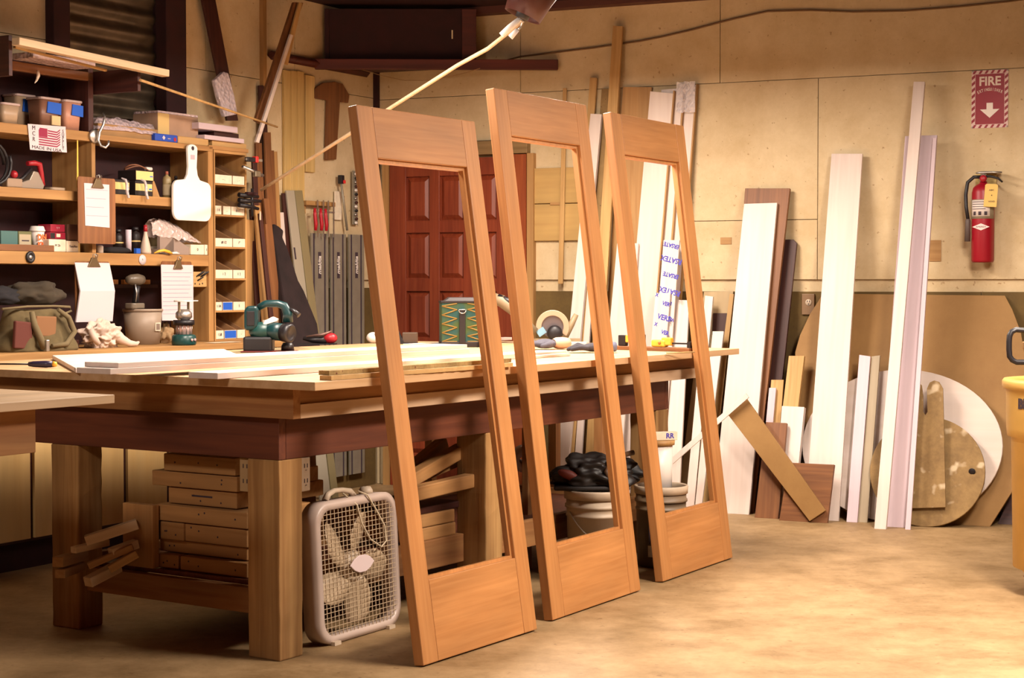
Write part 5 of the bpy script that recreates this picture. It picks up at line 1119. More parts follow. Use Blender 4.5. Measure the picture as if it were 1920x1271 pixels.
# diagonal boards over the pigeonholes
LV('diagonal_board', 'broad board leaning slantwise from the pigeonholes up to the ceiling', 'board', brownw(), [(479, 226), (492, 233), (569, 5), (552, 4)], .27, .20, 2.9, .02)
LV('diagonal_board', 'narrow white batten along the front of the broad slanting board', 'batten', white_b(), [(480, 266), (486, 268), (550, 66), (545, 64)], .32, .25, 2.9, .015)
LV('diagonal_board', 'upper narrow batten continuing along the broad slanting board', 'batten', pine(), [(530, 118), (540, 122), (567, 6), (561, 4)], .31, .22, 2.9, .012)
LV('dark_plank', 'dark plank leaning on the left wall with its foot in bubble wrap', 'plank', walnut(), [(427, 226), (447, 226), (402, -12), (378, -12)], .26, .06, 3.0, .018)
m = MB(); 
ob = LV('bubble_wrap', 'sleeve of silvery bubble wrap around the lower end of the dark plank', 'plastic wrap', film('bubble', (.74, .62, .66), .9), [(422, 219), (446, 214), (440, 180), (429, 137), (420, 134), (403, 150), (410, 180)], .29, .085, 3.0, .03, bev=.006)

# long rod between the dark clamps and the hanging lamp
A = V.M @ V.y(490, 356, .42); B_ = scr(975, 48, 7.6)
pts = [A.lerp(B_, k/10) for k in range(11)]; pts[9] = pts[9]+Vector((0, 0, -.012)); pts[10] = pts[10]+Vector((.012, 0, .02))
one('long_rod', 'long pale wooden rod slanting from the dark clamps up to the hanging lamp', 'rod', MB().tube([tuple(q_) for q_ in pts], .0095, 10), pale_fir('X'))
p0_ = V.M @ V.y(263, 150, .62); p1_ = V.M @ V.y(520, 238, .40)
one('thin_rod', 'thin pale rod sticking out from the rack arm over the pigeonholes', 'rod', MB().tube([tuple(p0_), tuple(p0_.lerp(p1_, .5)), tuple(p1_)], [.0075, .007, .006], 8), pine('X'))

# hanging lamp at the top edge with a white clamp
hp = scr(1000, -16, 7.55)
t = thing('hanging_lamp', 'dark bell-shaped lamp hanging at the top edge over the middle frame', 'lamp', Matrix.Translation(hp) @ Matrix.Rotation(R(24), 4, 'Y'))
part('shade', MB().lathe([(.085, -.12), (.10, -.03), (.12, .05), (.07, .14), (.02, .18), (0, .18)], 30, cap=False), plain('shade_maroon', (.085, .02, .015), .4), t).modifiers.new('thick', 'SOLIDIFY').thickness = .004
part('reflector', MB().lathe([(.126, -.04), (.135, .04), (.12, .10)], 30, (-.045, 0, .02), cap=False), STEEL, t)
part('socket', MB().lathe([(0, -.13), (.03, -.13), (.035, -.06), (0, -.04)], 18), BLACK, t)
cz_ = CE-hp.z
part('hanger', MB().tube([(-.0, 0, .17), (-cz_*math.sin(R(24))*1.0, 0, cz_*math.cos(R(24)))], .008, 8), BLACK, t)
q0_, q1_ = scr(973, 36, 7.45), scr(940, 66, 7.45)
t = thing('spring_clamp', 'white-handled spring clamp gripping the top end of the long rod', 'clamp', Matrix())
q2_ = scr(956, 50, 7.45); part('handle', MB().tube([tuple(q0_), tuple(q2_), tuple(q1_)], [.010, .012, .013], 12), plain('bright_white', (.95, .9, .85), .35), t)
r0_, r1_, r2_ = scr(981, 40, 7.5), scr(976, 52, 7.5), scr(957, 70, 7.5)
part('handle', MB().tube([tuple(scr(970, 56, 7.5)), tuple(r2_)], [.010, .013], 12), plain('bright_white', (.95, .9, .85), .35), t)
part('jaw', MB().tube([tuple(q0_), tuple(r0_), tuple(r1_), tuple(scr(968, 58, 7.5))], [.006, .006, .005, .005], 8), STEEL, t)

# ================================================================ CORNER SHELF near the ceiling
zs = 2.765
Lp = V.M @ V.y(600, 124, .03); Rp = W.M @ W.y(1040, 125, -.03); Lp.z = Rp.z = 0
dv = (Rp-Lp); Ls = dv.length; ang = math.atan2(dv.y, dv.x)
Mc = Matrix.Translation((Lp.x, Lp.y, zs)) @ Matrix.Rotation(ang, 4, 'Z')
t = thing('corner_shelf', 'dark red-brown shelf spanning the room corner near the ceiling', 'shelf', Mc)
RW = wood('shelf_redbrown', (.12, .022, .012), (.07, .012, .007), 'X', 26)
part('front_board', MB().box(-.03, Ls+.02, -.045, -.001, -.035, .03), RW, t, bev=.003)
cor = Mc.inverted() @ (V.M @ Vector((0.05, .04, zs)))
part('deck', MB().prismz([(.02, 0), (Ls-.02, 0), (cor.x, cor.y-.06)], .005, .028), walnut('X'), t)
lv = V.y(508, 100, .02); l1 = Mc.inverted() @ (V.M @ Vector((V.xu(508, .03, zs), .03, zs))); l0 = Mc.inverted() @ (V.M @ Vector((.15, .03, zs)))
part('ledger', MB().tube([tuple(l0), tuple(l1)], .028, 4), RW, t)
cb = thing('corner_cabinet', 'dark cabinet on the corner shelf with a small bright latch', 'cabinet', Mc @ Matrix.Translation((0, 0, .031)))
q = lambda u: (Mc.inverted() @ scr(u, 60, (Mc @ Vector((Ls*.4, .05, 0))).y)).x
c0, c1, c2 = q(618), q(866), q(893)
hc = CE-zs-.045
part('body', MB().box(c0, c1, .04, .13, 0, hc-.02), DARK, cb)
part('side_panel', MB().box(c1+.0005, c2, .03, .15, 0, hc-.02), RW, cb, bev=.002)
part('side_panel', MB().box(c0-.03, c0-.0005, .03, .10, 0, hc-.02), DARK, cb, bev=.002)
lx = q(848); part('latch', MB().box(lx-.005, lx+.005, .028, .04, .14, .195), plain('brass_bright', (.95, .8, .5), .3, .5), cb, bev=.002)
# ================================================================ ON THE BIG BENCH
ST = SLZ1+.001
def tz(u, v, z): return T.z(u, v, z)
def slabpoly(name, label, cat, mt, pts, z0, th, group=None, bev=.002, parent=None):
    """flat board lying at height z0: top outline read at the height of its top face"""
    P = [tz(u, v, z0+th) for u, v in pts]; o = sum(P, Vector())/len(P)
    m = MB(); m.prismz([(p_.x-o.x, p_.y-o.y) for p_ in P], 0, th)
    return one(name, label, cat, m, mt, T.at(o.x, o.y, z0), group, bev)
slabpoly('white_panel_board', 'broad white sheet overhanging the left end of the bench top', 'sheet', white_b('X'), [(98, 666), (142, 690), (452, 667), (420, 654)], ST, .018)
bpy.data.objects['white_panel_board'].name = 'white_sheet'
zA = ST+.019
def xboard(name, label, cat, mt, uL, vL, z0, th, wd, x1u=None, x1=None, group=None, y=None, rot=0):
    """board along the bench; its near lower left corner is seen at uL, vL"""
    p_ = tz(uL, vL, z0)
    if x1 is None: x1 = T.xu(x1u, p_.y, z0)
    return one(name, label, cat, MB().box(0, x1-p_.x, 0, wd, 0, th), mt, T.at(p_.x, p_.y, z0, rot), group, .0015), p_
b1, pA = xboard('stacked_board', 'lower of the two long white boards stacked on the bench top', 'board', white_b('X'), 207, 702, zA, .020, .17, x1u=880, group='white boards stacked on the bench')
b2, pB = xboard('stacked_board', 'upper of the two long white boards stacked on the bench top', 'board', white_b('X'), 222, 690, zA+.0205, .018, .17, x1u=876, group='white boards stacked on the bench')
b3, pC = xboard('long_board', 'long single white board nearest the front edge of the bench top', 'board', white_b('X'), 408, 711, ST, .022, .14, x1u=1062)
# rough edged strips
def rough(uL, vL, z0, th, wd, x1u, label, mt, seed):
    p_ = tz(uL, vL, z0); x1 = T.xu(x1u, p_.y, z0); n = 60; rnd = random.Random(seed); m = MB(); L = x1-p_.x
    fr_ = [(L*i/n, rnd.uniform(-.003, .003)) for i in range(n+1)]
    m.prismz(fr_+[(L, wd), (0, wd)], 0, th); return one('rough_strip', label, 'strip', m, mt, T.at(p_.x, p_.y+.018, z0, 0), 'rough strips by the front edge')
rough(628, 713.5, ST, .016, .05, 968, 'lower smooth-faced strip of the rough pair near the front edge of the bench', pine('X'), 1)
rough(626, 704, ST+.0165, .016, .05, 966, 'upper strip with a torn dark edge near the front of the bench', spotted('torn', (.40, .26, .10), (.22, .14, .05), (.12, .02, .015), 14, .9, .9, 45, .5), 2)
o, _ = xboard('yellow_lath', 'long pale yellow lath lying behind the stacked white boards', 'lath', pine('X'), 574, 652.5, ST+.03, .018, .05, x1u=808)
o.location.z = ST+.001
o, _ = xboard('white_lath', 'thin white lath end showing behind the nearest frame beside the quilted tool bag', 'lath', white_b('X'), 770, 652, ST, .020, .05, x1u=905)
slabpoly('saw_mat', 'grubby flat board under the green saw', 'board', spotted('grubby', (.30, .22, .11), (.16, .11, .05), (.5, .4, .25), 9, .8, .5, 40), [(405, 661), (470, 667), (596, 657), (560, 650)], ST, .008)
o, _ = xboard('white_board_short', 'short white board on the bench between the first two frames', 'board', white_b('X'), 905, 640, ST, .016, .05, x1u=960)
o.name = 'short_board'
xboard('short_board', 'short board on the near edge of the bench just right of the middle frame stile', 'board', white_b('X'), 1000, 672, ST+.0, .012, .03, x1u=1070)[0].location.z = ST
# screwdriver at the left
p = tz(96, 690, ST); t = thing('screwdriver', 'screwdriver with a dark blue handle at the left end of the bench top', 'screwdriver', T.at(p.x, p.y+.06, ST+.014, R(118)))
part('handle', mbx(Matrix.Rotation(PI/2, 4, 'Y')).lathe([(0, -.05), (.012, -.05), (.014, -.02), (.012, .03), (.009, .05), (0, .05)], 12), plain('handle_navy', (.03, .02, .05), .35), t)
part('shaft', MB().tube([(.05, 0, 0), (.21, 0, 0)], .0035, 8), BLACK, t)
part('ferrule', mbx(Matrix.Rotation(PI/2, 4, 'Y')).lathe([(0, -.064), (.010, -.064), (.012, -.051), (0, -.051)], 12), ORG, t)

# green planer-like saw
p = tz(505, 661, ST+.009); G1 = plain('tool_green', (.002, .030, .034), .35); K1 = plain('tool_black', (.010, .008, .010), .4)
fx = Matrix.Rotation(R(-57), 4, 'Z')                # faces the camera: local x to the right in view
t = thing('circular_saw', 'teal and black power tool with a loop handle standing on the bench', 'power tool', T.M @ Matrix.Translation((p.x+.05, p.y+.07, ST+.009)) @ fx)
K = .0029                                          # metres per pixel there
def kp(u, v): return ((u-505)*K*.93, (659-v)*K*.93)
part('base', MB().box(kp(468, 0)[0], kp(520, 0)[0], -.05, .05, 0, .075), K1, t, bev=.012)
part('shoe', MB().box(kp(465, 0)[0], kp(562, 0)[0], -.07, .07, 0, .006), plain('shoe_red', (.14, .02, .015), .5), t, bev=.002)
part('foot_knob', MB().lathe([(0, .006), (.032, .006), (.03, .03), (.022, .045), (0, .045)], 18, (kp(545, 0)[0], 0, 0)), K1, t)
a = [kp(470, 618), kp(470, 584), kp(476, 577), kp(492, 577), kp(496, 584), kp(494, 612), kp(486, 620), kp(474, 620)]
part('battery_loop', MB().prism(a, -.045, .03), G1, t, bev=.010)
part('battery_panel', MB().prism([kp(475, 612), kp(475, 586), kp(489, 586), kp(489, 612)], -.050, -.044), K1, t, bev=.004)
part('handle', MB().tube([(kp(494, 0)[0], -.01, kp(0, 580)[1]), (kp(507, 0)[0], -.01, kp(0, 573)[1]), (kp(528, 0)[0], -.01, kp(0, 573)[1]), (kp(540, 0)[0], -.01, kp(0, 577)[1]), (kp(546, 0)[0], -.01, kp(0, 590)[1]), (kp(546, 0)[0], -.01, kp(0, 606)[1])], [.016, .017, .018, .020, .024, .026], 12), G1, t)
part('motor_arm', mbx(Matrix.Translation((kp(500, 0)[0], 0, kp(0, 622)[1]))).ball((0, 0, 0), (.065, .05, .045), 20, 12), plain('tool_green2', (.006, .045, .04), .4), t)
part('motor', mbx(Matrix.Translation((kp(524, 0)[0], -.0, kp(0, 620)[1])) @ Matrix.Rotation(R(38), 4, 'Z') @ Matrix.Rotation(PI/2+R(6), 4, 'Y')).lathe([(0, -.05), (.035, -.05), (.043, -.01), (.043, .055), (0, .055)], 24) if False else mbx(Matrix.Translation((kp(524, 0)[0], -.02, kp(0, 622)[1])) @ Matrix.Rotation(R(-30), 4, 'Z') @ Matrix.Rotation(PI/2+R(6), 4, 'Y')).lathe([(0, -.05), (.035, -.05), (.042, -.01), (.042, .05), (0, .05)], 24), G1, t)
part('motor_cap', mbx(Matrix.Translation((kp(524, 0)[0], -.02, kp(0, 622)[1])) @ Matrix.Rotation(R(-30), 4, 'Z') @ Matrix.Rotation(PI/2+R(6), 4, 'Y')).lathe([(0, .051), (.044, .051), (.046, .09), (.036, .10), (.030, .092), (0, .092)], 24), K1, t)
part('lever', MB().tube([(kp(545, 0)[0], -.01, kp(0, 583)[1]), (kp(556, 0)[0], -.02, kp(0, 585)[1]), (kp(567, 0)[0], -.03, kp(0, 594)[1])], [.010, .010, .013], 10), K1, t)
part('fence', MB().box(kp(502, 0)[0], kp(528, 0)[0], -.02, .02, kp(0, 607)[1], kp(0, 602)[1]), STEEL, t)
part('guard_vents', MB().prism([kp(502, 612), kp(528, 604), kp(529, 600), kp(520, 596), kp(506, 603)], -.03, .01), WHITEP, t, bev=.002)
# pliers/red-handled thing
p = tz(632, 650, ST); t = thing('hand_tool', 'red-knobbed dark tool lying on the bench behind the pale yellow lath', 'hand tool', T.M @ Matrix.Translation((p.x+.25, p.y+.25, ST)) @ fx)
part('knob', MB().ball((.0, 0, .035), (.040, .03, .030), 16, 10), REDPL, t)
part('body', MB().tube([(-.02, 0, .025), (-.10, .0, .025), (-.15, 0, .035)], [.022, .016, .010], 8), BLACK, t); part('blade', MB().tube([(-.13, -.02, .045), (-.04, -.02, .055), (.01, -.01, .075)], [.004, .010, .004], 6), plain('tool_blade', (.2, .12, .1), .4, .5), t)
part('sole', MB().box(-.18, .035, -.03, .03, 0, .006), BLACK, t)
# white squeeze thing and grey disc behind nearest frame
p = tz(700, 643, ST); t = thing('sander_dome', 'white and grey rounded tool peeping out left of the nearest frame', 'power tool', T.M @ Matrix.Translation((p.x, p.y, ST)) @ fx)
part('dome', MB().ball((0, 0, .03), (.04, .04, .032), 16, 10), WHITEP, t); part('disc', MB().ball((.025, -.02, .04), (.022, .02, .024), 14, 8), GREYM, t)
# dark block tool
p = tz(776, 644, ST); t = thing('battery_tool', 'dark square tool standing on the bench in front of the red door', 'power tool', T.M @ Matrix.Translation((p.x-.05, p.y, ST)) @ fx); q_ = .0030
part('body', MB().prism([(-12*q_, 0), (16*q_, 0), (16*q_, 21*q_), (-12*q_, 21*q_)], 0, .08), plain('tool_brown2', (.085, .05, .03), .5), t, bev=.004)
part('handle', MB().prism([(-20*q_, 27*q_), (-8*q_, 2*q_), (-4*q_, 0), (-18*q_, 0)], -.01, .04), BLACK, t, bev=.003); part('foot', MB().box(-20*q_, 16*q_, -.02, .09, 0, .008), BLACK, t)

# quilted tool bag
p = tz(828, 651, ST); zt_ = T.y(866, 560, p.y)
t = thing('quilted_bag', 'green and gold quilted tool bag with a black strap between the first two frames', 'bag', T.M @ Matrix.Translation((p.x, p.y, ST)) @ Matrix.Rotation(R(-50), 4, 'Z'))
q_ = 8.67/FPX; bw_, bh_ = 82*q_*1.02, 92*q_
m, nt, b_ = _nt('quilt'); N = nt.nodes.new; L_ = nt.links.new; b_.inputs['Roughness'].default_value = .7
tc = N('ShaderNodeTexCoord'); mp = N('ShaderNodeMapping'); mp.inputs['Scale'].default_value = (11, 11, 13); L_(tc.outputs['Object'], mp.inputs[0])
n1 = N('ShaderNodeTexNoise'); n1.inputs['Scale'].default_value = 1.1; n1.inputs['Detail'].default_value = 1; L_(mp.outputs[0], n1.inputs[0])
r1 = N('ShaderNodeValToRGB'); r1.color_ramp.elements[0].color = (.04, .075, .016, 1); r1.color_ramp.elements[0].position = .42; r1.color_ramp.elements[1].color = (.008, .06, .055, 1); r1.color_ramp.elements[1].position = .58
L_(n1.outputs['Fac'], r1.inputs[0]); L_(r1.outputs[0], b_.inputs['Base Color'])
part('body', MB().box(0, bw_, 0, .16, .025, bh_-.012), m, t, bev=.006)
m2 = MB(); m3 = MB(); gold = plain('quilt_gold', (.24, .14, .025), .7)
zz0, zz1 = .03, bh_-.02
for k in range(5):
    za = zz0+(zz1-zz0)*k/4.3; m2.tube([(.002, -.0015, min(zz1, za)), (bw_*.36, -.0015, min(zz1, za+.028))], .0035, 4); m2.tube([(.002, -.0015, min(zz1, za)), (bw_*.36, -.0015, max(zz0, za-.02))], .0035, 4)
    m3.tube([(bw_*.60, -.0015, min(zz1, za+.03)), (bw_-.002, -.0015, max(zz0, za))], .0035, 4); m3.tube([(bw_*.60, -.0015, max(zz0, za-.018)), (bw_-.002, -.0015, min(zz1, za))], .0035, 4)
part('quilting', m2, gold, t); part('quilting', m3, gold, t)
part('base', MB().box(-.004, bw_+.004, -.006, .166, 0, .03), BLACK, t, bev=.005); part('top_band', MB().box(-.003, bw_+.003, -.004, .164, bh_-.018, bh_-.006), BLACK, t, bev=.002)
part('lid', MB().hexa([(.02, .01, bh_-.006), (bw_, .01, bh_-.006), (bw_, .15, bh_-.006), (.02, .15, bh_-.006)], [(.045, .02, bh_+.010), (bw_-.01, .02, bh_+.010), (bw_-.01, .14, bh_+.012), (.045, .14, bh_+.012)]), plain('bag_lid', (.03, .02, .02), .6), t)
st_ = part('strap', MB().box(bw_*.41, bw_*.55, -.010, -.001, .02, bh_*.80), BLACK, t, bev=.002)
part('d_ring', MB().tube([(bw_*.48+.020*math.cos(a), -.014, bh_*.79+.020*math.sin(a)) for a in [PI+PI*i/10 for i in range(11)]]+[(bw_*.48-.020, -.014, bh_*.79)], .0025, 6), STEEL, st_)
part('side_flap', MB().box(bw_*.86, bw_+.03, -.03, -.006, -.0, .05), BLACK, t, bev=.003)
# gloves
def glove(u, v, lab, ang, sc, palm, cuff, flip=1):
    p_ = tz(u, v, ST); t = thing('work_glove', lab, 'glove', T.M @ Matrix.Translation((p_.x, p_.y, ST+.004)) @ Matrix.Rotation(R(ang), 4, 'Z') @ Matrix.Scale(sc, 4), 'work gloves on the bench')
    bm = bmesh.new(); m = MB()
    m.ball((0, 0, .022), (.055, .045, .022), 18, 10)
    fl = [(-.032, .075, .0), (-.012, .09, .002), (.010, .085, .004), (.030, .07, .002)]
    for y_, L, dz in fl: m.tube([(-.03, y_, .018), (-.03-L*.5, y_*1.15, .022+dz*3), (-.035-L, y_*1.2, .013)], [.013, .0125, .010], 10); m.ball((-.035-L, y_*1.2, .013), .010, 10, 6)
    m.tube([(.01, -.03*flip, .02), (-.02, -.065*flip, .018), (-.05, -.075*flip, .014)], [.016, .013, .011], 10); m.ball((-.05, -.075*flip, .014), .011, 10, 6)
    me = m.mesh('hand'); o = part('hand', me, palm, t); rm = o.modifiers.new('skin', 'REMESH'); rm.mode = 'VOXEL'; rm.voxel_size = .004; rm.use_smooth_shade = True
    part('cuff', mbx(Matrix.Translation((.04, 0, .024)) @ Matrix.Rotation(PI/2, 4, 'Y') @ Matrix.Diagonal((.58, 1, 1, 1))).lathe([(.030, .0), (.044, .018), (.046, .045), (.040, .072), (.036, .072), (.040, .04), (.028, .0)], 20, cap=False), cuff, t)
GB = plain('glove_blue', (.085, .08, .105), .9, 0, .2, 30)
glove(1022, 655, 'blue-grey work glove with a pale pink cuff lying right of the middle frame stile', -32, 1.15, GB, plain('cuff_pink', (.60, .34, .22), .9), 1)
glove(1112, 661, 'dark blue-grey work glove lying fingers left beside the slender white planks', -50, 1.0, plain('glove_dark', (.045, .04, .05), .9, 0, .2, 30), plain('cuff_blue', (.12, .13, .19), .9), -1)
# board, clamps and pencil near the far right end
p0_, p1_ = tz(1126, 654.5, ST), tz(1292, 660, ST); d_ = (p1_-p0_); A = Matrix.Translation(p0_) @ Matrix.Rotation(math.atan2(d_.y, d_.x), 4, 'Z')
one('flat_board', 'flat board lying across the far right end of the bench top under the orange clamp', 'board', MB().box(0, d_.length, 0, .09, 0, .018), brownw('X'), T.M @ A, None, .002)
t = thing('bar_clamp', 'orange clamp with a long dark bar lying on the flat board at the bench end', 'clamp', T.M @ A @ Matrix.Translation((d_.length*.55, .04, .019)))
part('body', MB().box(0, .085, -.02, .02, 0, .036), ORG, t, bev=.008); part('grip', MB().box(.06, .12, -.014, .014, .008, .048), ORG, t, bev=.006)
part('bar', MB().box(.05, d_.length*.42, -.004, .004, .016, .024), BLACK, t); part('pivot', MB().ball((.055, -.018, .022), .010, 10, 6), plain('pivot', (.4, .15, .03), .4), t); part('end_stop', MB().box(d_.length*.42-.01, d_.length*.42+.01, -.02, .02, 0, .03), BLACK, t)
t = thing('small_clamp', 'small dark clamp with an orange pad standing between middle and farthest frame', 'clamp', T.M @ A @ Matrix.Translation((.09, .045, .019)))
part('jaw', MB().box(0, .045, -.015, .015, 0, .055), BLACK, t, bev=.004); part('pad', MB().box(.046, .075, -.014, .014, .018, .055), ORG, t, bev=.004); part('screw', MB().tube([(.07, 0, .042), (.15, 0, .042)], .005, 8), BLACK, t); part('end_jaw', MB().box(.145, .16, -.012, .012, 0, .06), BLACK, t, bev=.003)
p = tz(1250, 664, ST); q_ = tz(1302, 662, ST)
one('pencil', 'thin pale stick lying on the bench edge left of the farthest frame stile', 'stick', MB().tube([tuple(p+Vector((0, 0, .005))), tuple(q_+Vector((0, 0, .005)))], .004, 6), pine('X'), T.M)

# rear stand with the mitre saw
def camfix(x, y): return T.M @ Matrix.Translation((x, y, 0)) @ fx
rs = thing('saw_stand', 'pale-topped stand behind the bench end carrying the round-bladed saw', 'stand', T.at(3.46, .95, 0))
part('top', MB().box(0, .60, 0, .95, .985, 1.01), wood('side_top', (.60, .42, .26), (.5, .33, .18), 'Y', 22, .55), rs, bev=.002)
for x, y in ((.02, .02), (.53, .02), (.02, .88), (.53, .88)): part('leg', MB().box(x, x+.05, y, y+.05, 0, .9845), bench('Z'), rs)
p = T.z(1035, 645, 1.01); q_ = 9.75/FPX
t = thing('mitre_saw', 'mitre saw with a round pale blade guard behind the gloves', 'power tool', T.M @ Matrix.Translation((3.72, 1.33, 1.011)) @ Matrix.Rotation(R(-57), 4, 'Z'))
off = (T.M @ Vector((3.72, 1.33, 1))); u0_ = 960+FPX*off.x/off.y; dx_ = (1036-u0_)*off.y/FPX
def ringp(ro, ri, a0, a1, n=28): return [(ro*math.cos(R(a0+(a1-a0)*i/n)), ro*math.sin(R(a0+(a1-a0)*i/n))) for i in range(n+1)]+[(ri*math.cos(R(a1-(a1-a0)*i/n)), ri*math.sin(R(a1-(a1-a0)*i/n))) for i in range(n+1)]
cz0 = .098
part('guard', mbx(Matrix.Translation((dx_, 0, cz0))).prism(ringp(.098, .064, -35, 205), -.01, .02), plain('guard_pale', (.50, .34, .22), .45, .3), t, bev=.003)
part('blade', mbx(Matrix.Translation((dx_, .004, cz0))).prism(arc(0, 0, .066, 0, 360, 32)[:-1], 0, .003), plain('blade_steel', (.24, .22, .24), .3, .8), t)
part('motor', mbx(Matrix.Translation((dx_+.012, -.03, cz0-.035)) @ Matrix.Rotation(PI/2, 4, 'X')).lathe([(0, -.02), (.045, -.02), (.045, .05), (.03, .065), (0, .065)], 22), BLACK, t)
part('label_plate', mbx(Matrix.Translation((dx_-.075, -.025, cz0-.06)) @ Matrix.Rotation(R(-35), 4, 'Y')).box(0, .05, 0, .01, 0, .04), plain('plate_blue', (.22, .38, .48), .5), t)
part('fence', MB().box(dx_-.13, dx_+.16, -.015, .0, .0, .03), plain('saw_base', (.28, .2, .11), .5), t); part('arm', MB().tube([(dx_+.06, .01, .02), (dx_+.11, .02, .11), (dx_+.14, .02, .17)], [.025, .02, .015], 8), plain('saw_base', (.28, .2, .11), .5), t)
part('turntable', MB().lathe([(0, 0), (.14, 0), (.14, .012), (0, .012)], 30, (dx_, .04, 0)), plain('saw_base', (.28, .2, .11), .5), t)
hx_ = dx_-.20
part('handle', MB().tube([(hx_-.16, -.02, .27), (hx_-.10, -.03, .25), (hx_-.03, -.03, .20), (hx_+.03, -.03, .13), (hx_+.10, -.02, .07)], [.030, .036, .036, .028, .022], 12), plain('handle_olive', (.26, .19, .11), .5), t)
part('handle_grip', MB().tube([(hx_-.12, -.035, .275), (hx_-.05, -.045, .245), (hx_-.0, -.045, .20)], [.018, .02, .016], 10), BLACK, t)
o = one('white_offcut', 'small white board lying on the saw stand behind the gloves', 'offcut', MB().box(0, .17, 0, .07, 0, .02), white_b('X'), T.M @ Matrix.Translation((3.52, .99, 1.011)) @ fx, None, .002)

# ================================================================ UNDER THE BENCH
SH = .263
def endblock(u0, u1, v0, v1, x, dx, name, lab, cat, mt, group=None, rx=0.0, dep=None):
    """board whose long side faces the left end of the bench (plane x)"""
    um = (u0+u1)/2; A_ = T.x(u1, v1, x); B_ = T.x(u0, v0, x)
    z0 = T.x(um, v1, x).z; z1 = T.x(um, v0, x).z
    return (A_.y, B_.y, z0, z1)
G = 'timber offcuts stacked between the left bench legs'
rowsb = [(307, 441, 877, 909, 'topmost short block of the offcut stack between the left bench legs'), (285, 444, 910, 937, 'second board down in the stack between the left legs, sticking out left'), (316, 444, 941, 970, 'third board down in the stack, with a long dark slot'),
         (291, 463, 971, 1002, 'fourth board down in the stack between the left legs, widest'), (347, 463, 1007, 1037, 'fifth layer right-hand board of the stack between the left legs'), (300, 344, 1005, 1022, 'fifth layer short left-hand block beside the upright block'),
         (300, 463, 1038, 1062, 'sixth board down in the stack between the left legs'), (338, 463, 1064, 1089, 'bottom right board of the stack between the left legs'), (297, 334, 1060, 1084, 'bottom left stub of the stack between the left legs')]
rnd = random.Random(11)
# heights are set layer by layer so that every board rests on the one below
lay = {8: 0, 7: 0, 6: 1, 5: 2, 4: 2, 3: 3, 2: 4, 1: 5, 0: 6}
hts = [.058, .052, .072, .066, .066, .062, .070]; zl = [SH]
for h_ in hts: zl.append(zl[-1]+h_)
for i, (u0, u1, v0, v1, lab) in enumerate(rowsb):
    x = .12+rnd.uniform(-.02, .02); L_ = lay[i]; ym = T.x(u1, v1, x).y; yM = T.x(u0, v1, x).y; ym = max(ym, .160)
    m = MB(); m.box(0, .42+rnd.uniform(-.1, .1), 0, yM-ym, 0, hts[L_]-.004)
    o = thing('timber_offcut', lab, 'offcut', T.M @ Matrix.Translation((x, ym, zl[L_]+.001)), G)
    part('board', m, scrap('Y'), o, bev=.004)
    mm = MB(); w_ = yM-ym
    for k in range(3):
        yy = rnd.uniform(.1, .9)*w_; z_ = rnd.uniform(.25, .75)*hts[L_]; mm.X = Matrix.Translation((0, yy, z_)) @ Matrix.Rotation(-PI/2, 4, 'Y'); mm.lathe([(0, 0), (.004, 0), (.003, .0012), (0, .0012)], 8)
    if i == 2: mm.X = Matrix(); mm.box(-.0012, .001, w_*.35, w_*.65, hts[L_]*.5, hts[L_]*.6)
    part('nail_holes', mm, INK, o)
# upright block
x = .10; a = T.x(300, 1087, x); c = T.x(243, 963, x)
one('upright_block', 'upright reddish block with a knot left of the offcut stack', 'block', MB().box(0, .036, 0, c.y-a.y, 0, .245), scrap('Z'), T.at(.062, a.y, SH+.001), None, .004)
# sticks
Gs2 = 'sticks piled left of the upright block'
stick = [((160, 1012), (243, 985), .045, 'topmost long pale stick of the pile left of the upright block'), ((137, 1030), (190, 1018), .03, 'pale stick end poking far left beside the bench leg'), ((108, 1052), (150, 1040), .045, 'reddish stick end at the far left of the pile'), ((112, 1074), (146, 1062), .04, 'lower reddish stick end at the far left of the pile'),
         ((207, 1035), (243, 1022), .04, 'short pale stick high on the right of the pile'), ((165, 1060), (235, 1030), .03, 'brown stick in the middle of the pile'), ((204, 1066), (243, 1044), .035, 'bright yellow-ended stick low on the right of the pile'), ((164, 1090), (210, 1066), .045, 'lowest pale stick end of the pile')]
for i, ((u0, v0), (u1, v1), th, lab) in enumerate(stick):
    xx = [-.10, -.16, -.20, -.20, -.06, -.12, -.08, -.14][i]; A_ = T.x(u0, v0, xx); B_ = T.x(u1, v1, -.02 if i not in (0, 4) else .02); d_ = A_-B_; B_ = B_-d_.normalized()*.03
    d_ = A_-B_; Ln = d_.length; X_ = d_.normalized(); Y_ = Vector((0, 0, 1)).cross(X_).normalized(); Z_ = X_.cross(Y_)
    M = Matrix(((X_.x, Y_.x, Z_.x, B_.x), (X_.y, Y_.y, Z_.y, B_.y), (X_.z, Y_.z, Z_.z, B_.z), (0, 0, 0, 1)))
    one('wood_stick', lab, 'stick', MB().box(0, Ln, -th*.5, th*.5, -th*.5, th*.35), [pale_fir('X'), pale_fir('X'), tan_b('X'), tan_b('X'), pale_fir('X'), tan_b('X'), pine('X'), pale_fir('X')][i], T.M @ M, Gs2, .003)
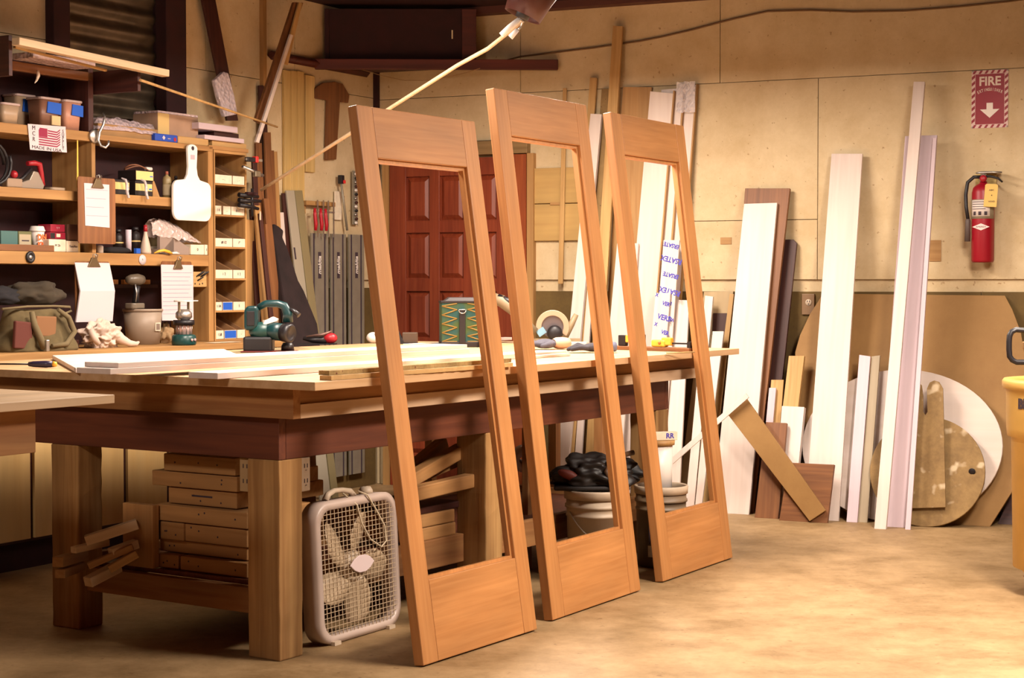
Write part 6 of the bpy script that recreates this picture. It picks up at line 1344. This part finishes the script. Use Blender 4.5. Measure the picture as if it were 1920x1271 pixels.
# blocks seen through the nearest frame
G = 'timber offcuts seen through the nearest frame'
def frontblock(u0, u1, v0, v1, y, tilt, lab, mt, z=None, dp=.35, skew=0):
    A_ = T.y(u0, v1, y); B_ = T.y(u1, v1, y); zt = T.y((u0+u1)/2, v0, y).z; wd = B_.x-A_.x
    th = zt-T.y((u0+u1)/2, v1, y).z
    M = T.M @ Matrix.Translation((A_.x, y, A_.z if z is None else z)) @ Matrix.Rotation(R(-tilt), 4, 'Y')
    return one('timber_offcut', lab, 'offcut', MB().box(0, wd, 0, dp, 0, th), mt, M, G, .005)
z0 = .291
fb = [(770, 855, 996, 1020, .13, 0, 'lowest offcut of the stack seen through the nearest frame', .0), (772, 853, 970, 994, .13, 0, 'second offcut from the bottom seen through the nearest frame', 0),
      (775, 864, 955, 968, .14, 0, 'thin dark offcut in the stack seen through the nearest frame', 0), (770, 893, 917, 943, .06, 2, 'long offcut lying nearly level in the fanned top of the stack', 0), 
      (772, 898, 897, 914, .19, 9, 'far reddish offcut sticking out right in the fanned stack', 0), (770, 880, 893, 918, .13, 14, 'tilted bright offcut second from the top of the fanned stack', 0), (770, 848, 880, 900, .26, 22, 'topmost steeply tilted offcut of the fanned stack', 0)]
zc_ = z0
for i, (u0, u1, v0, v1, y, tl, lab, _) in enumerate(fb):
    A_ = T.y(u0, v1, y)
    frontblock(u0, u1, v0, v1, y, tl, lab, scrap('X') if i != 2 else walnut('X'), None, dp=.35 if i < 3 else .055)
# carrier board so that this stack rests on something
# buckets
def bucket(x, y, r_, h_, lab, col, extra):
    t = thing('paint_bucket', lab, 'bucket', T.at(x, y, 0, R(-30)), 'five gallon buckets by the bench')
    part('body', MB().lathe([(0, 0), (r_*.86, 0), (r_*.92, h_*.70), (r_*.95, h_*.70), (r_*.95, h_*.725), (r_*.925, h_*.73), (r_*.93, h_*.80), (r_*.98, h_*.80), (r_*.98, h_*.83), (r_*.935, h_*.835), (r_*.94, h_*.92), (r_*.90, h_*.92), (r_*.84, .012), (0, .012)], 44, cap=False), col, t)
    extra(t, r_, h_); return t
def ex1(t, r_, h_):
    part('lid', MB().lathe([(0, h_*.985), (r_*.96, h_*.985), (r_, h_), (r_*1.01, h_*.98), (r_*1.0, h_*.90), (r_*.97, h_*.90)], 44), CREAMP, t)
    pts = [(-r_*.97*math.cos(a), -r_*.97*math.sin(a)-.008, h_*.76-h_*.36*math.sin(a)) for a in [PI*i/16 for i in range(17)]]
    part('wire_handle', MB().tube(pts, .003, 6), STEEL, t)
    part('hand_grip', mbx(Matrix.Translation((0, -r_*.985-.008, h_*.40)) @ Matrix.Rotation(PI/2, 4, 'Y')).lathe([(0, -.055), (.011, -.055), (.011, .055), (0, .055)], 12), WHITEP, t)
    m = MB(); vs = []
    for i in range(11):
        a = R(-40+7*i); vs += [(r_*.93*math.sin(a), -r_*.93*math.cos(a), h_*.12), (r_*.945*math.sin(a), -r_*.945*math.cos(a), h_*.42)]
    m.add(vs, [(2*i, 2*i+2, 2*i+3, 2*i+1) for i in range(10)], True); part('label', m, plain('label_dim', (.34, .22, .14), .7), t)
    m = MB(); vs = []
    for i in range(8):
        a = R(-44+5*i); vs += [(r_*.956*math.sin(a), -r_*.956*math.cos(a), h_*.36), (r_*.96*math.sin(a), -r_*.96*math.cos(a), h_*.42)]
    m.add(vs, [(2*i, 2*i+2, 2*i+3, 2*i+1) for i in range(7)], True); part('label_band', m, INK, t)
def ex2(t, r_, h_):
    part('rim', MB().lathe([(r_*.90, h_*.90), (r_*.99, h_*.90), (r_*1.01, h_*.985), (r_*.97, h_), (r_*.90, h_*.985), (r_*.90, h_*.90)], 44, cap=False), CREAMP, t)
    part('contents', MB().lathe([(0, h_*.86), (r_*.89, h_*.86)], 30, cap=False), INK, t)
    for z0_, z1_, mt_, a0 in ((.42, .66, plain('label_lav', (.55, .45, .48), .7), 10), (.30, .60, INK, -60), (.14, .28, LABEL, -62)):
        m = MB(); vs = []
        for i in range(9):
            a = R(a0+6*i); vs += [(r_*.945*math.sin(a), -r_*.945*math.cos(a), h_*z0_), (r_*.955*math.sin(a), -r_*.955*math.cos(a), h_*z1_)]
        m.add(vs, [(2*i, 2*i+2, 2*i+3, 2*i+1) for i in range(8)], True); part('label', m, mt_, t)
B1 = bucket(2.16, -.06, .150, .41, 'white lidded bucket under the bench seen through the middle frame, a dark bag on it', CREAMP, ex1)
B2 = bucket(2.61, -.16, .13, .39, 'dark grey bucket between the middle and farthest frames, a white tub standing in it', plain('bucket_dark', (.22, .15, .09), .5), ex2)
# white tub on the second bucket and the scrap on it
t = thing('caulk_tub', 'tall white tub with a tan ring standing in the dark grey bucket', 'tub', T.at(2.60, -.15, .338))
part('body', MB().lathe([(0, 0), (.066, 0), (.068, .245), (0, .245)], 28), WHITEP, t); part('ring', MB().lathe([(.0, .246), (.078, .246), (.080, .268), (0, .268)], 28), tan_b('Z'), t)
one('printed_scrap', 'scrap of white board with blue letters lying on the white tub', 'offcut', MB().box(-.06, .06, -.004, .03, 0, .040), LABEL, T.at(2.60, -.19, .6075, R(-40)), None, .002)
write('lettering', 'RR', .034, bpy.data.objects['printed_scrap'], (.02, -.0046, .02), plain('print_blue', (.16, .14, .48), .7), bold=.001)
# black bag on bucket one
t = thing('dark_bag', 'black and maroon leather bag slumped over the white lidded bucket', 'bag', T.at(2.16, -.06, .411, R(-57)))
part('body', lump(4.4, (.19, .10, .085), .42, 1.9, 5), plain('leather_black', (.014, .010, .009), .5, 0, .3, 8), t)
part('flap', mbx(Matrix.Translation((-.13, -.075, .07)) @ Matrix.Rotation(R(20), 4, 'Y')).ball((0, 0, 0), (.055, .02, .022), 14, 8), plain('leather_maroon', (.16, .025, .015), .6), t)
part('strap', MB().tube([(.17, -.03, .17), (.07, -.08, .15), (.04, -.10, .09), (.07, -.11, .02)], [.012, .013, .012, .010], 8), plain('leather_brown', (.10, .05, .025), .5), t)
part('skirt', MB().box(-.20, .15, -.10, .08, .0, .02), plain('leather_black', (.014, .010, .009), .5, 0, .3, 8), t, bev=.008)
# paper roll hanging under the bench
p = T.y(981, 864, .55)
t = thing('paper_roll', 'end of a white paper roll under the bench left of the middle frame', 'roll', T.M @ Matrix.Translation(p) @ Matrix.Rotation(R(-57), 4, 'Z') @ Matrix.Rotation(PI/2, 4, 'X'))
part('roll', MB().lathe([(.020, -.25), (.058, -.25), (.058, 0), (.020, 0), (.020, -.25)], 28, cap=False), PAPER, t)
part('hook', MB().tube([(0, .02, -.12), (0, .06, -.12), (0, .727-p.z, -.12)], .005, 6), STEEL, t)
# support leg sliver seen right of it
one('prop_post', 'thin wooden prop standing under the bench right of the middle leg', 'post', MB().box(0, .035, 0, .035, 0, .7265), bench('Z'), T.at(T.xu(990, .3, .4), .3, 0), None, .002)
